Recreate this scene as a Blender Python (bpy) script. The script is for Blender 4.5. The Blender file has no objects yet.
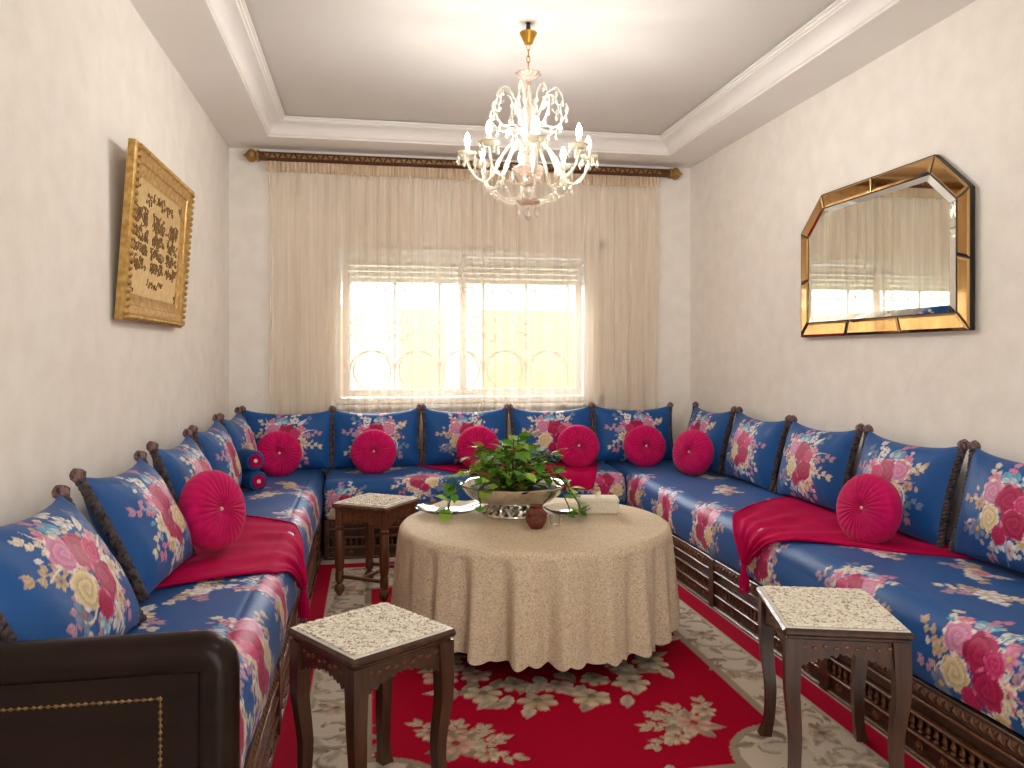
import bpy, math, random
import numpy as np
from mathutils import Vector, Matrix

SC = bpy.context.scene
COL = SC.collection
PI = math.pi
R = math.radians

# ------------------------------------------------------------------ camera, sky, exposure
FPX = 790.0                                   # focal length in pixels of a 1024x768 frame
cam_d = bpy.data.cameras.new('camera')
cam = bpy.data.objects.new('camera', cam_d); COL.objects.link(cam)
cam_d.sensor_width = 36.0
cam_d.lens = FPX / 1024 * 36.0
cam_d.shift_y = -28 / 1024
cam_d.clip_start = 0.02
cam.location = (0, 0, 1.27)
cam.rotation_euler = (R(90), 0, R(-10.2))
SC.camera = cam

world = bpy.data.worlds.new('daylight'); SC.world = world
world.use_nodes = True
bg = world.node_tree.nodes['Background']
bg.inputs[0].default_value = (1.0, 1.0, 1.0, 1)
bg.inputs[1].default_value = 0.74

sun_d = bpy.data.lights.new('sun', 'SUN'); sun = bpy.data.objects.new('sun', sun_d); COL.objects.link(sun)
sun_d.energy = 3.6; sun_d.angle = R(50); sun_d.color = (1, 1, 1)
sun.rotation_euler = (R(-66), 0, R(6))       # sun veiled by thin cloud, high outside the window

SC.view_settings.view_transform = 'Standard'
SC.view_settings.look = 'None'
SC.view_settings.gamma = 1
SC.view_settings.use_curve_mapping = False
SC.view_settings.exposure = 2.24

# added fill light, unseen, set in the doorway at the near end
ld = bpy.data.lights.new('doorway_light', 'AREA'); ld.shape = 'RECTANGLE'; ld.size = 1.5; ld.size_y = 2.2; ld.energy = 2; ld.color = (1, 1, 1)
lo_ = bpy.data.objects.new('doorway_light', ld); COL.objects.link(lo_); lo_.location = (.735, -1.29, 1.1); lo_.rotation_euler = (R(90), 0, 0)

# ------------------------------------------------------------------ room measures (metres)
XL, XR, YB, YN = -0.965, 2.435, 5.76, -1.3
ZS, ZT = 2.72, 2.835                          # soffit, tray ceiling
WX0, WX1, WZ0, WZ1 = -0.25, 1.66, 0.92, 2.065  # window opening
SEAT, BASE = 0.49, 0.25
FL, FR, FB = -0.30, 1.70, 5.04                # fronts of left, right, back sofa

# ------------------------------------------------------------------ colour helpers
def lin(c):
    c = np.asarray(c, float) / 255.0
    return np.where(c <= 0.04045, c / 12.92, ((c + 0.055) / 1.055) ** 2.4)
def L4(c): return (*[float(v) for v in lin(c)], 1.0)

# ------------------------------------------------------------------ materials
MATS = {}
def nt(name):
    m = bpy.data.materials.new(name); m.use_nodes = True
    MATS[name] = m
    return m, m.node_tree, m.node_tree.nodes['Principled BSDF']
def setp(p, **kw):
    for k, v in kw.items():
        k = k.replace('_', ' ')
        if k in p.inputs: p.inputs[k].default_value = v
def mat(name, c1, c2=None, rough=.5, metal=0., scale=20., bump=0., bscale=None, stretch=(1, 1, 1), detail=4., trans=0., ior=1.45,
        sheen=0., coat=0., emis=0., spec=.5, attr=False, alpha=1.0, sub=0.):
    m, t, p = nt(name)
    setp(p, Roughness=rough, Metallic=metal, IOR=ior)
    p.inputs['Transmission Weight'].default_value = trans
    p.inputs['Sheen Weight'].default_value = sheen
    p.inputs['Specular IOR Level'].default_value = spec
    p.inputs['Coat Weight'].default_value = coat
    p.inputs['Coat Roughness'].default_value = .15
    p.inputs['Alpha'].default_value = alpha
    if emis:
        p.inputs['Emission Color'].default_value = L4(c1); p.inputs['Emission Strength'].default_value = emis
    N = t.nodes; K = t.links
    tc = N.new('ShaderNodeTexCoord'); mp = N.new('ShaderNodeMapping'); mp.inputs['Scale'].default_value = stretch
    K.new(tc.outputs['Object'], mp.inputs['Vector'])
    nz = N.new('ShaderNodeTexNoise'); nz.inputs['Scale'].default_value = scale; nz.inputs['Detail'].default_value = detail
    K.new(mp.outputs[0], nz.inputs['Vector'])
    if attr:
        at = N.new('ShaderNodeAttribute'); at.attribute_name = 'Col'
        mx = N.new('ShaderNodeMix'); mx.data_type = 'RGBA'; mx.blend_type = 'MULTIPLY'; mx.inputs[0].default_value = .18
        K.new(at.outputs['Color'], mx.inputs[6]); K.new(nz.outputs['Fac'], mx.inputs[7])
        K.new(mx.outputs[2], p.inputs['Base Color'])
    elif c2 is not None:
        cr = N.new('ShaderNodeValToRGB')
        cr.color_ramp.elements[0].color = L4(c1); cr.color_ramp.elements[0].position = .35
        cr.color_ramp.elements[1].color = L4(c2); cr.color_ramp.elements[1].position = .65
        K.new(nz.outputs['Fac'], cr.inputs[0]); K.new(cr.outputs[0], p.inputs['Base Color'])
    else:
        p.inputs['Base Color'].default_value = L4(c1)
    if bump:
        b = N.new('ShaderNodeBump'); b.inputs['Strength'].default_value = bump; b.inputs['Distance'].default_value = .01
        n2 = nz
        if bscale:
            n2 = N.new('ShaderNodeTexNoise'); n2.inputs['Scale'].default_value = bscale; n2.inputs['Detail'].default_value = 3
            K.new(mp.outputs[0], n2.inputs['Vector'])
        K.new(n2.outputs['Fac'], b.inputs['Height']); K.new(b.outputs[0], p.inputs['Normal'])
    return m

mat('plaster', (239, 231, 220), (245, 238, 228), rough=.8, scale=9, bump=.16, bscale=30, detail=7)
mat('ceil', (210, 204, 196), (214, 208, 201), rough=.8, scale=1.5)  # tray field: ceiling paint darkened to offset the bulbs' hot spot
mat('ceil_white', (236, 230, 222), (240, 234, 227), rough=.8, scale=1.5)  # same ceiling paint made paler where soffit and cove get less light
mat('floor', (206, 196, 180), (220, 211, 196), rough=.25, scale=6)
mat('white_pvc', (240, 240, 238), rough=.35)
mat('shutter', (226, 224, 205), rough=.5)
mat('iron', (136, 130, 122), rough=.5, metal=.3)
mat('terrace_pink', (214, 160, 118), (226, 176, 136), rough=.9, scale=3)
mat('terrace_cream', (236, 226, 200), (244, 236, 214), rough=.9, scale=3)
mat('terrace_floor', (168, 160, 146), (180, 172, 158), rough=.9, scale=3)
mat('satin', (20, 60, 130), rough=.50, attr=True, scale=14, bump=.10, bscale=60, sheen=.05, spec=.35)
mat('satin_plain', (10, 66, 124), (16, 80, 144), rough=.5, scale=12, sheen=.05, spec=.35)
mat('velvet', (186, 4, 82), (202, 12, 96), rough=.85, scale=30, sheen=.12, spec=.2)
mat('throw', (174, 2, 66), (190, 6, 78), rough=.8, scale=10, bump=.35, bscale=12, sheen=.0, spec=.1)
mat('braid', (34, 28, 30), (96, 82, 84), rough=.8, scale=70)
mat('tuft', (58, 40, 40), (150, 116, 112), rough=.8, scale=90)
mat('pearl', (240, 214, 206), rough=.25)
mat('wood', (48, 26, 16), (74, 42, 26), rough=.3, scale=5, stretch=(12, 12, 1), coat=.1)
mat('wood_long', (50, 29, 19), (78, 48, 32), rough=.3, scale=9, stretch=(2, 2, 9), coat=.1)
mat('wood_dark', (25, 13, 9), (33, 18, 12), rough=.3, scale=4, stretch=(1, 1, 6), coat=.0, spec=.2)
mat('wood_black', (22, 14, 10), (30, 18, 13), rough=.5, scale=8)
mat('wood_warm', (84, 48, 26), (112, 68, 38), rough=.32, scale=5, stretch=(10, 10, 1), coat=.1)
mat('inlay', (148, 120, 74), (92, 68, 38), rough=.35, metal=.6, scale=120)
mat('gold', (206, 170, 104), (170, 130, 68), rough=.4, metal=.6, scale=40, bump=.1)
mat('gold_panel', (222, 194, 140), (208, 178, 120), rough=.5, metal=.35, scale=40)
mat('gold_dark', (120, 88, 48), (140, 106, 60), rough=.5, metal=.4, scale=60)
mat('brass', (200, 158, 70), rough=.2, metal=1.)
mat('rod', (66, 38, 22), (100, 62, 34), rough=.4, scale=60)
mat('rod_gold', (176, 138, 76), (138, 100, 52), rough=.4, metal=.4, scale=60)
mat('mirror', (236, 238, 232), rough=.015, metal=1.)
mat('bronze_mirror', (204, 166, 114), rough=.05, metal=1.)
mat('black_edge', (24, 17, 12), rough=.5)
mat('chrome', (214, 210, 200), rough=.12, metal=1.)
mat('silver', (232, 230, 222), (206, 202, 190), rough=.14, metal=1., scale=30, bump=.12)
mat('glass', (250, 252, 248), rough=.02, trans=1., ior=1.45)
mat('crystal', (252, 248, 236), rough=.06, trans=.72, ior=1.5)
mat('crystal_milk', (252, 246, 226), rough=.12, trans=.6, ior=1.45)
mat('crystal_rose', (244, 220, 204), rough=.08, trans=.8, ior=1.45)
mat('bulb', (255, 254, 252), rough=.3, emis=92.)
mat('globe', (255, 252, 246), rough=.3, emis=5.6)  # glow of the added fill pendant
mat('candle_sleeve', (246, 232, 206), rough=.5)
mat('leaf', (62, 118, 32), (110, 164, 52), rough=.6, scale=14, spec=.2)
mat('leaf_lime', (122, 172, 48), (168, 200, 80), rough=.6, scale=14, spec=.2)
mat('leaf_red', (164, 78, 48), (128, 118, 48), rough=.6, scale=16, spec=.2)
mat('stem', (70, 92, 40), (92, 70, 40), rough=.6, scale=30)
mat('soil', (40, 30, 22), (62, 46, 32), rough=.9, scale=60, bump=.6)
mat('terracotta', (92, 42, 26), (124, 62, 40), rough=.5, scale=50, bump=.5)
mat('tissue_cover', (236, 226, 206), (222, 210, 188), rough=.75, scale=120, bump=.4)
mat('tan_knob', (196, 152, 96), rough=.6)
mat('cord', (232, 228, 220), rough=.5)
mat('rug', (150, 5, 40), rough=.95, attr=True, scale=160, bump=.35, bscale=420, spec=.1)
mat('rug_edge', (196, 180, 158), rough=.95, scale=50)

def lace_mat(name, ca, cb, scale, thr, bump):
    m, t, p = nt(name); N = t.nodes; K = t.links
    p.inputs['Roughness'].default_value = .8
    tc = N.new('ShaderNodeTexCoord')
    nz = N.new('ShaderNodeTexNoise'); nz.inputs['Scale'].default_value = scale * .5; nz.inputs['Detail'].default_value = 2
    K.new(tc.outputs['Object'], nz.inputs['Vector'])
    mp = N.new('ShaderNodeMix'); mp.data_type = 'RGBA'; mp.blend_type = 'LINEAR_LIGHT'; mp.inputs[0].default_value = .035
    K.new(tc.outputs['Object'], mp.inputs[6]); K.new(nz.outputs['Color'], mp.inputs[7])
    vo = N.new('ShaderNodeTexVoronoi'); vo.feature = 'DISTANCE_TO_EDGE'; vo.inputs['Scale'].default_value = scale
    K.new(mp.outputs[2], vo.inputs['Vector'])
    wv = N.new('ShaderNodeTexNoise'); wv.inputs['Scale'].default_value = scale * 1.6; wv.inputs['Detail'].default_value = 3
    K.new(mp.outputs[2], wv.inputs['Vector'])
    ma = N.new('ShaderNodeMath'); ma.operation = 'MULTIPLY_ADD'; ma.inputs[1].default_value = .55
    K.new(wv.outputs['Fac'], ma.inputs[0]); K.new(vo.outputs['Distance'], ma.inputs[2])
    cr = N.new('ShaderNodeValToRGB')
    cr.color_ramp.elements[0].color = L4(ca); cr.color_ramp.elements[0].position = thr - .06
    cr.color_ramp.elements[1].color = L4(cb); cr.color_ramp.elements[1].position = thr + .06
    K.new(ma.outputs[0], cr.inputs[0]); K.new(cr.outputs[0], p.inputs['Base Color'])
    b = N.new('ShaderNodeBump'); b.inputs['Strength'].default_value = bump; b.inputs['Distance'].default_value = .004
    K.new(ma.outputs[0], b.inputs['Height']); K.new(b.outputs[0], p.inputs['Normal'])
    return m
lace_mat('cloth_lace', (222, 202, 172), (190, 167, 136), 84, .42, .6)
lace_mat('doily_lace', (166, 148, 120), (240, 232, 216), 46, .31, .8)
mat('doily_base', (232, 226, 214), (222, 214, 200), rough=.5, scale=60)  # pale colour standing for glare on the glossy tabletop rim

# sheer curtain: part of the light passes straight through, part is scattered
def sheer(name, c, see):
    m = bpy.data.materials.new(name); m.use_nodes = True; MATS[name] = m
    t = m.node_tree; N = t.nodes; K = t.links; N.remove(N['Principled BSDF'])
    out = N['Material Output']
    tr = N.new('ShaderNodeBsdfTransparent'); tl = N.new('ShaderNodeBsdfTranslucent'); df = N.new('ShaderNodeBsdfDiffuse')
    tl.inputs[0].default_value = L4(c); df.inputs[0].default_value = L4(c); tr.inputs[0].default_value = (1, .99, .975, 1)
    a = N.new('ShaderNodeMixShader'); a.inputs[0].default_value = .72
    K.new(tl.outputs[0], a.inputs[1]); K.new(df.outputs[0], a.inputs[2])
    b = N.new('ShaderNodeMixShader')
    tc = N.new('ShaderNodeTexCoord'); mp = N.new('ShaderNodeMapping'); mp.inputs['Scale'].default_value = (24, 1, .8)
    nz = N.new('ShaderNodeTexNoise'); nz.inputs['Scale'].default_value = 1.0; nz.inputs['Detail'].default_value = 3
    K.new(tc.outputs['Object'], mp.inputs[0]); K.new(mp.outputs[0], nz.inputs['Vector'])
    mr = N.new('ShaderNodeMapRange'); mr.inputs[3].default_value = see - .10; mr.inputs[4].default_value = see + .10
    mr.inputs[1].default_value = .3; mr.inputs[2].default_value = .7
    K.new(nz.outputs['Fac'], mr.inputs[0]); K.new(mr.outputs[0], b.inputs[0])
    K.new(a.outputs[0], b.inputs[1]); K.new(tr.outputs[0], b.inputs[2]); K.new(b.outputs[0], out.inputs[0])
sheer('sheer', (238, 222, 200), .56)
sheer('sheer_head', (236, 216, 188), .2)
# clear pane
def pane_mat():
    m = bpy.data.materials.new('pane'); m.use_nodes = True; MATS['pane'] = m
    t = m.node_tree; N = t.nodes; K = t.links; N.remove(N['Principled BSDF'])
    g = N.new('ShaderNodeBsdfGlossy'); g.inputs['Roughness'].default_value = .02; tr = N.new('ShaderNodeBsdfTransparent')
    fr = N.new('ShaderNodeFresnel'); fr.inputs[0].default_value = 1.3
    b = N.new('ShaderNodeMixShader'); K.new(fr.outputs[0], b.inputs[0]); K.new(tr.outputs[0], b.inputs[1]); K.new(g.outputs[0], b.inputs[2])
    K.new(b.outputs[0], N['Material Output'].inputs[0])
pane_mat()

# ------------------------------------------------------------------ mesh helpers
def mesh_from(name, V, F, mats, smooth=40, cols=None):
    me = bpy.data.meshes.new(name)
    me.from_pydata([tuple(v) for v in V], [], F)
    me.materials.append(MATS[mats])
    if smooth:
        me.shade_smooth()
        if smooth < 180: me.set_sharp_from_angle(angle=R(smooth))
    me.update()
    return me
def grid_mesh(name, P, m, cols=None, flip=False, closed_u=False, caps=False, smooth=True):
    """P (nu, nv, 3) numpy -> quad grid"""
    nu, nv = P.shape[:2]
    idx = np.arange(nu * nv).reshape(nu, nv)
    if closed_u: idx = np.vstack([idx, idx[:1]])
    a, b, c, d = idx[:-1, :-1].ravel(), idx[1:, :-1].ravel(), idx[1:, 1:].ravel(), idx[:-1, 1:].ravel()
    Q = np.stack([a, b, c, d] if not flip else [a, d, c, b], 1).astype(np.int32)
    loops = Q.ravel(); starts = np.arange(0, len(loops), 4, dtype=np.int32); tot = np.full(len(Q), 4, np.int32)
    if caps:
        c0 = np.arange(nu) * nv; c1 = c0 + nv - 1
        if flip: c1 = c1[::-1]
        else: c0 = c0[::-1]
        loops = np.concatenate([loops, c0, c1]).astype(np.int32)
        n0 = len(Q) * 4
        starts = np.concatenate([starts, [n0, n0 + nu]]).astype(np.int32); tot = np.concatenate([tot, [nu, nu]]).astype(np.int32)
    me = bpy.data.meshes.new(name)
    me.vertices.add(nu * nv); me.vertices.foreach_set('co', P.reshape(-1).astype(np.float32))
    me.loops.add(len(loops)); me.loops.foreach_set('vertex_index', loops)
    me.polygons.add(len(starts)); me.polygons.foreach_set('loop_start', starts); me.polygons.foreach_set('loop_total', tot)
    me.update(calc_edges=True)
    if smooth: me.shade_smooth(); me.set_sharp_from_angle(angle=R(60))
    if cols is not None:
        at = me.color_attributes.new('Col', 'FLOAT_COLOR', 'POINT')
        c4 = np.ones((nu * nv, 4), np.float32); c4[:, :3] = cols.reshape(-1, 3)
        at.data.foreach_set('color', c4.ravel())
    me.materials.append(MATS[m])
    me.validate()
    return me

class MB:
    def __init__(s): s.v = []; s.f = []
    def add(s, V, F):
        o = len(s.v); s.v += [tuple(v) for v in V]; s.f += [tuple(i + o for i in f) for f in F]
        return s
    def box(s, x0, x1, y0, y1, z0, z1, c=0.0, M=None):
        if c <= 0:
            V = [(x, y, z) for x in (x0, x1) for y in (y0, y1) for z in (z0, z1)]
            F = [(0, 1, 3, 2), (4, 6, 7, 5), (0, 4, 5, 1), (2, 3, 7, 6), (0, 2, 6, 4), (1, 5, 7, 3)]
        else:
            V = []; F = []
            xs, ys, zs = (x0, x1), (y0, y1), (z0, z1)
            I = {}
            for i in (0, 1):
                for j in (0, 1):
                    for k in (0, 1):
                        x, y, z = xs[i], ys[j], zs[k]; si, sj, sk = (1 - 2 * i) * c, (1 - 2 * j) * c, (1 - 2 * k) * c
                        I[i, j, k, 0] = len(V); V.append((x, y + sj, z + sk))
                        I[i, j, k, 1] = len(V); V.append((x + si, y, z + sk))
                        I[i, j, k, 2] = len(V); V.append((x + si, y + sj, z))
            def q(*l): F.append(tuple(I[t] for t in l))
            for a in (0, 1):
                l = [(a, 0, 0, 0), (a, 0, 1, 0), (a, 1, 1, 0), (a, 1, 0, 0)]; q(*(l if a == 0 else l[::-1]))
                l = [(0, a, 0, 1), (1, a, 0, 1), (1, a, 1, 1), (0, a, 1, 1)]; q(*(l if a == 0 else l[::-1]))
                l = [(0, 0, a, 2), (0, 1, a, 2), (1, 1, a, 2), (1, 0, a, 2)]; q(*(l if a == 0 else l[::-1]))
            for a in (0, 1):
                for b in (0, 1):
                    e = a == b
                    l = [(a, b, 0, 0), (a, b, 1, 0), (a, b, 1, 1), (a, b, 0, 1)]; q(*(l[::-1] if e else l))
                    l = [(a, 0, b, 0), (a, 1, b, 0), (a, 1, b, 2), (a, 0, b, 2)]; q(*(l if e else l[::-1]))
                    l = [(0, a, b, 1), (1, a, b, 1), (1, a, b, 2), (0, a, b, 2)]; q(*(l[::-1] if e else l))
            for i in (0, 1):
                for j in (0, 1):
                    for k in (0, 1):
                        l = [(i, j, k, 0), (i, j, k, 1), (i, j, k, 2)]; q(*(l if (i + j + k) % 2 == 0 else l[::-1]))
        if M is not None: V = [M @ Vector(v) for v in V]
        return s.add(V, F)
    def tube(s, path, rad, n=8, caps=True, closed=False, flat=1.0):
        P = [Vector(p) for p in path]; m = len(P)
        if not hasattr(rad, '__len__'): rad = [rad] * m
        V = []; F = []
        up = None
        for i, p in enumerate(P):
            if closed: t = P[(i + 1) % m] - P[i - 1]
            else: t = P[min(i + 1, m - 1)] - P[max(i - 1, 0)]
            t = t.normalized() if t.length > 1e-9 else Vector((0, 0, 1))
            if up is None:
                up = Vector((0, 0, 1)) if abs(t.z) < .9 else Vector((1, 0, 0))
            a = up - t * up.dot(t)
            a = a.normalized() if a.length > 1e-6 else t.orthogonal().normalized()
            up = a; b = t.cross(a)
            for k in range(n):
                w = 2 * PI * k / n
                V.append(p + (a * math.cos(w) + b * math.sin(w) * flat) * rad[i])
        for i in range(m if closed else m - 1):
            j = (i + 1) % m
            for k in range(n):
                l = (k + 1) % n
                F.append((i * n + k, i * n + l, j * n + l, j * n + k))
        if caps and not closed:
            F.append(tuple(range(n))[::-1]); F.append(tuple((m - 1) * n + k for k in range(n)))
        return s.add(V, F)
    def lathe(s, prof, n=16, o=(0, 0, 0), wob=None, M=None, sx=1., sy=1.):
        """profile [(r, z)] bottom to top"""
        V = []; F = []; m = len(prof)
        for r, z in prof:
            for k in range(n):
                w = 2 * PI * k / n; rr = r * (wob(w, z) if wob else 1)
                V.append((rr * math.cos(w) * sx, rr * math.sin(w) * sy, z))
        for i in range(m - 1):
            for k in range(n):
                l = (k + 1) % n
                F.append((i * n + k, i * n + l, (i + 1) * n + l, (i + 1) * n + k))
        if prof[0][0] > 1e-6: F.append(tuple(range(n))[::-1])
        if prof[-1][0] > 1e-6: F.append(tuple((m - 1) * n + k for k in range(n)))
        if M is not None: V = [M @ Vector(v) for v in V]
        V = [(v[0] + o[0], v[1] + o[1], v[2] + o[2]) for v in V]
        return s.add(V, F)
    def prism(s, poly, a, b, axis='y', M=None):
        """poly 2D (ccw seen from -axis), extruded from a to b"""
        def P(u, v, w):
            return (u, w, v) if axis == 'y' else ((w, u, v) if axis == 'x' else (u, v, w))
        n = len(poly)
        V = [P(u, v, a) for u, v in poly] + [P(u, v, b) for u, v in poly]
        F = [tuple(range(n)), tuple(range(2 * n - 1, n - 1, -1))] + [(i, i + n, (i + 1) % n + n, (i + 1) % n) for i in range(n)]
        if M is not None: V = [M @ Vector(v) for v in V]
        return s.add(V, F)
    def mesh(s, name, m, smooth=40): return mesh_from(name, s.v, s.f, m, smooth)
    def build(s, name, m, parent=None, smooth=40, **kw):
        return obj(name, s.mesh(name, m, smooth), parent, **kw)

def obj(name, me, parent=None, loc=(0, 0, 0), rot=(0, 0, 0), kind=None, label=None, scale=None):
    o = bpy.data.objects.new(name, me); COL.objects.link(o)
    o.location = loc; o.rotation_euler = rot
    if scale: o.scale = scale
    if parent: o.parent = parent
    if kind: o['kind'] = kind
    if label: o['label'] = label
    return o
def tag(o, label, cat, group=None, kind=None):
    o['label'] = label; o['category'] = cat
    if group: o['group'] = group
    if kind: o['kind'] = kind
    return o
def thing(name, label, cat, loc=(0, 0, 0), rz=0., group=None, rot=None):
    o = bpy.data.objects.new(name, None); COL.objects.link(o); o.empty_display_size = .1
    o.location = loc; o.rotation_euler = rot if rot else (0, 0, rz)
    return tag(o, label, cat, group)
def dup(o, parent=None):
    c = o.copy(); COL.objects.link(c); c.parent = parent
    for ch in list(o.children): dup(ch, c)
    return c
def arc(cx, cy, r, a0, a1, n):
    return [(cx + r * math.cos(R(a0 + (a1 - a0) * i / n)), cy + r * math.sin(R(a0 + (a1 - a0) * i / n))) for i in range(n + 1)]
def bez(p, n):
    """Catmull-Rom through points"""
    P = [Vector(q) for q in p]; out = []
    for i in range(len(P) - 1):
        a, b, c, d = P[max(i - 1, 0)], P[i], P[i + 1], P[min(i + 2, len(P) - 1)]
        for k in range(n):
            t = k / n
            out.append(.5 * ((2 * b) + (c - a) * t + (2 * a - 5 * b + 4 * c - d) * t * t + (3 * b - a - 3 * c + d) * t ** 3))
    out.append(P[-1]); return out

# ------------------------------------------------------------------ embroidery / pile painter (colour + relief on a vertex grid)
class Canvas:
    def __init__(s, U, V, base):
        s.U = U.ravel(); s.V = V.ravel(); s.shape = U.shape
        s.C = np.tile(lin(base), (s.U.size, 1)); s.H = np.zeros(s.U.size)
    def near(s, cx, cy, r): return np.nonzero((np.abs(s.U - cx) < r) & (np.abs(s.V - cy) < r))[0]
    def put(s, i, m, c, h):
        k = i[m]; s.C[k] = c[m] if c.ndim == 2 else c; s.H[k] = h
    def rose(s, cx, cy, r, c, rot=0., h=.0015, dark=.5):
        i = s.near(cx, cy, r * 1.25)
        if not len(i): return
        x = (s.U[i] - cx) / r; y = (s.V[i] - cy) / r; q = np.hypot(x, y); w = np.arctan2(y, x) + rot
        e = 1 + .10 * np.cos(5 * w) + .05 * np.cos(8 * w + 1)
        b = np.mod(q * 2.2 - w / (2 * PI) * 1.0 + .12 * np.sin(3 * w), 1.0)
        k = (dark + (1.15 - dark) * b ** .8)[:, None]
        s.put(i, q < e, lin(c) * k, h)
    def daisy(s, cx, cy, r, c, n=5, rot=0., mid=(214, 176, 96), h=.0012, fill=.5):
        i = s.near(cx, cy, r * 1.1)
        if not len(i): return
        x = (s.U[i] - cx) / r; y = (s.V[i] - cy) / r; q = np.hypot(x, y); w = np.arctan2(y, x) + rot
        pet = np.abs(np.cos(n * w / 2)); e = fill + (1 - fill) * pet ** .6
        k = (.62 + .5 * pet * np.clip(q * 1.2, 0, 1))[:, None]
        s.put(i, q < e, lin(c) * k, h)
        s.put(i, q < .24, lin(mid), h * 1.4)
    def leaf(s, x0, y0, a, l, wd, c, h=.001, bend=0.):
        i = s.near(x0 + math.cos(a) * l / 2, y0 + math.sin(a) * l / 2, l * .65 + wd)
        if not len(i): return
        x = s.U[i] - x0; y = s.V[i] - y0; t = (x * math.cos(a) + y * math.sin(a)) / l; p = -x * math.sin(a) + y * math.cos(a)
        p = p - bend * l * t * t
        tt = np.clip(t, 0, 1); hw = wd * np.sin(PI * tt ** .8)
        k = (.7 + .45 * np.clip(np.abs(p) / (wd + 1e-6), 0, 1))[:, None]
        s.put(i, (t > 0) & (t < 1) & (np.abs(p) < hw), lin(c) * k, h)
    def stroke(s, pts, w0, w1, c, h=.001):
        n = len(pts)
        for j, (x, y) in enumerate(pts):
            w = w0 + (w1 - w0) * j / max(n - 1, 1); i = s.near(x, y, w)
            if len(i): s.put(i, np.hypot(s.U[i] - x, s.V[i] - y) < w, lin(c), h)
    def sprig(s, x, y, a, l, c, rng, n=6, bend=.4, lw=.010, ll=.032):
        pts = []
        for j in range(int(l / .004)):
            t = j * .004 / l; aa = a + bend * t
            pts.append((x, y)); x += math.cos(aa) * .004; y += math.sin(aa) * .004
        s.stroke(pts, .003, .002, c)
        for j in range(n):
            k = int((j + 1) / n * (len(pts) - 1)); px, py = pts[k]; aa = a + bend * k / len(pts)
            s.leaf(px, py, aa + (.8 if j % 2 else -.8), ll * rng.uniform(.7, 1.1), lw, c)
        s.leaf(pts[-1][0], pts[-1][1], a + bend, ll, lw, c)
    def cols(s): return s.C.reshape(*s.shape, 3)
    def relief(s): return s.H.reshape(s.shape)

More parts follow.
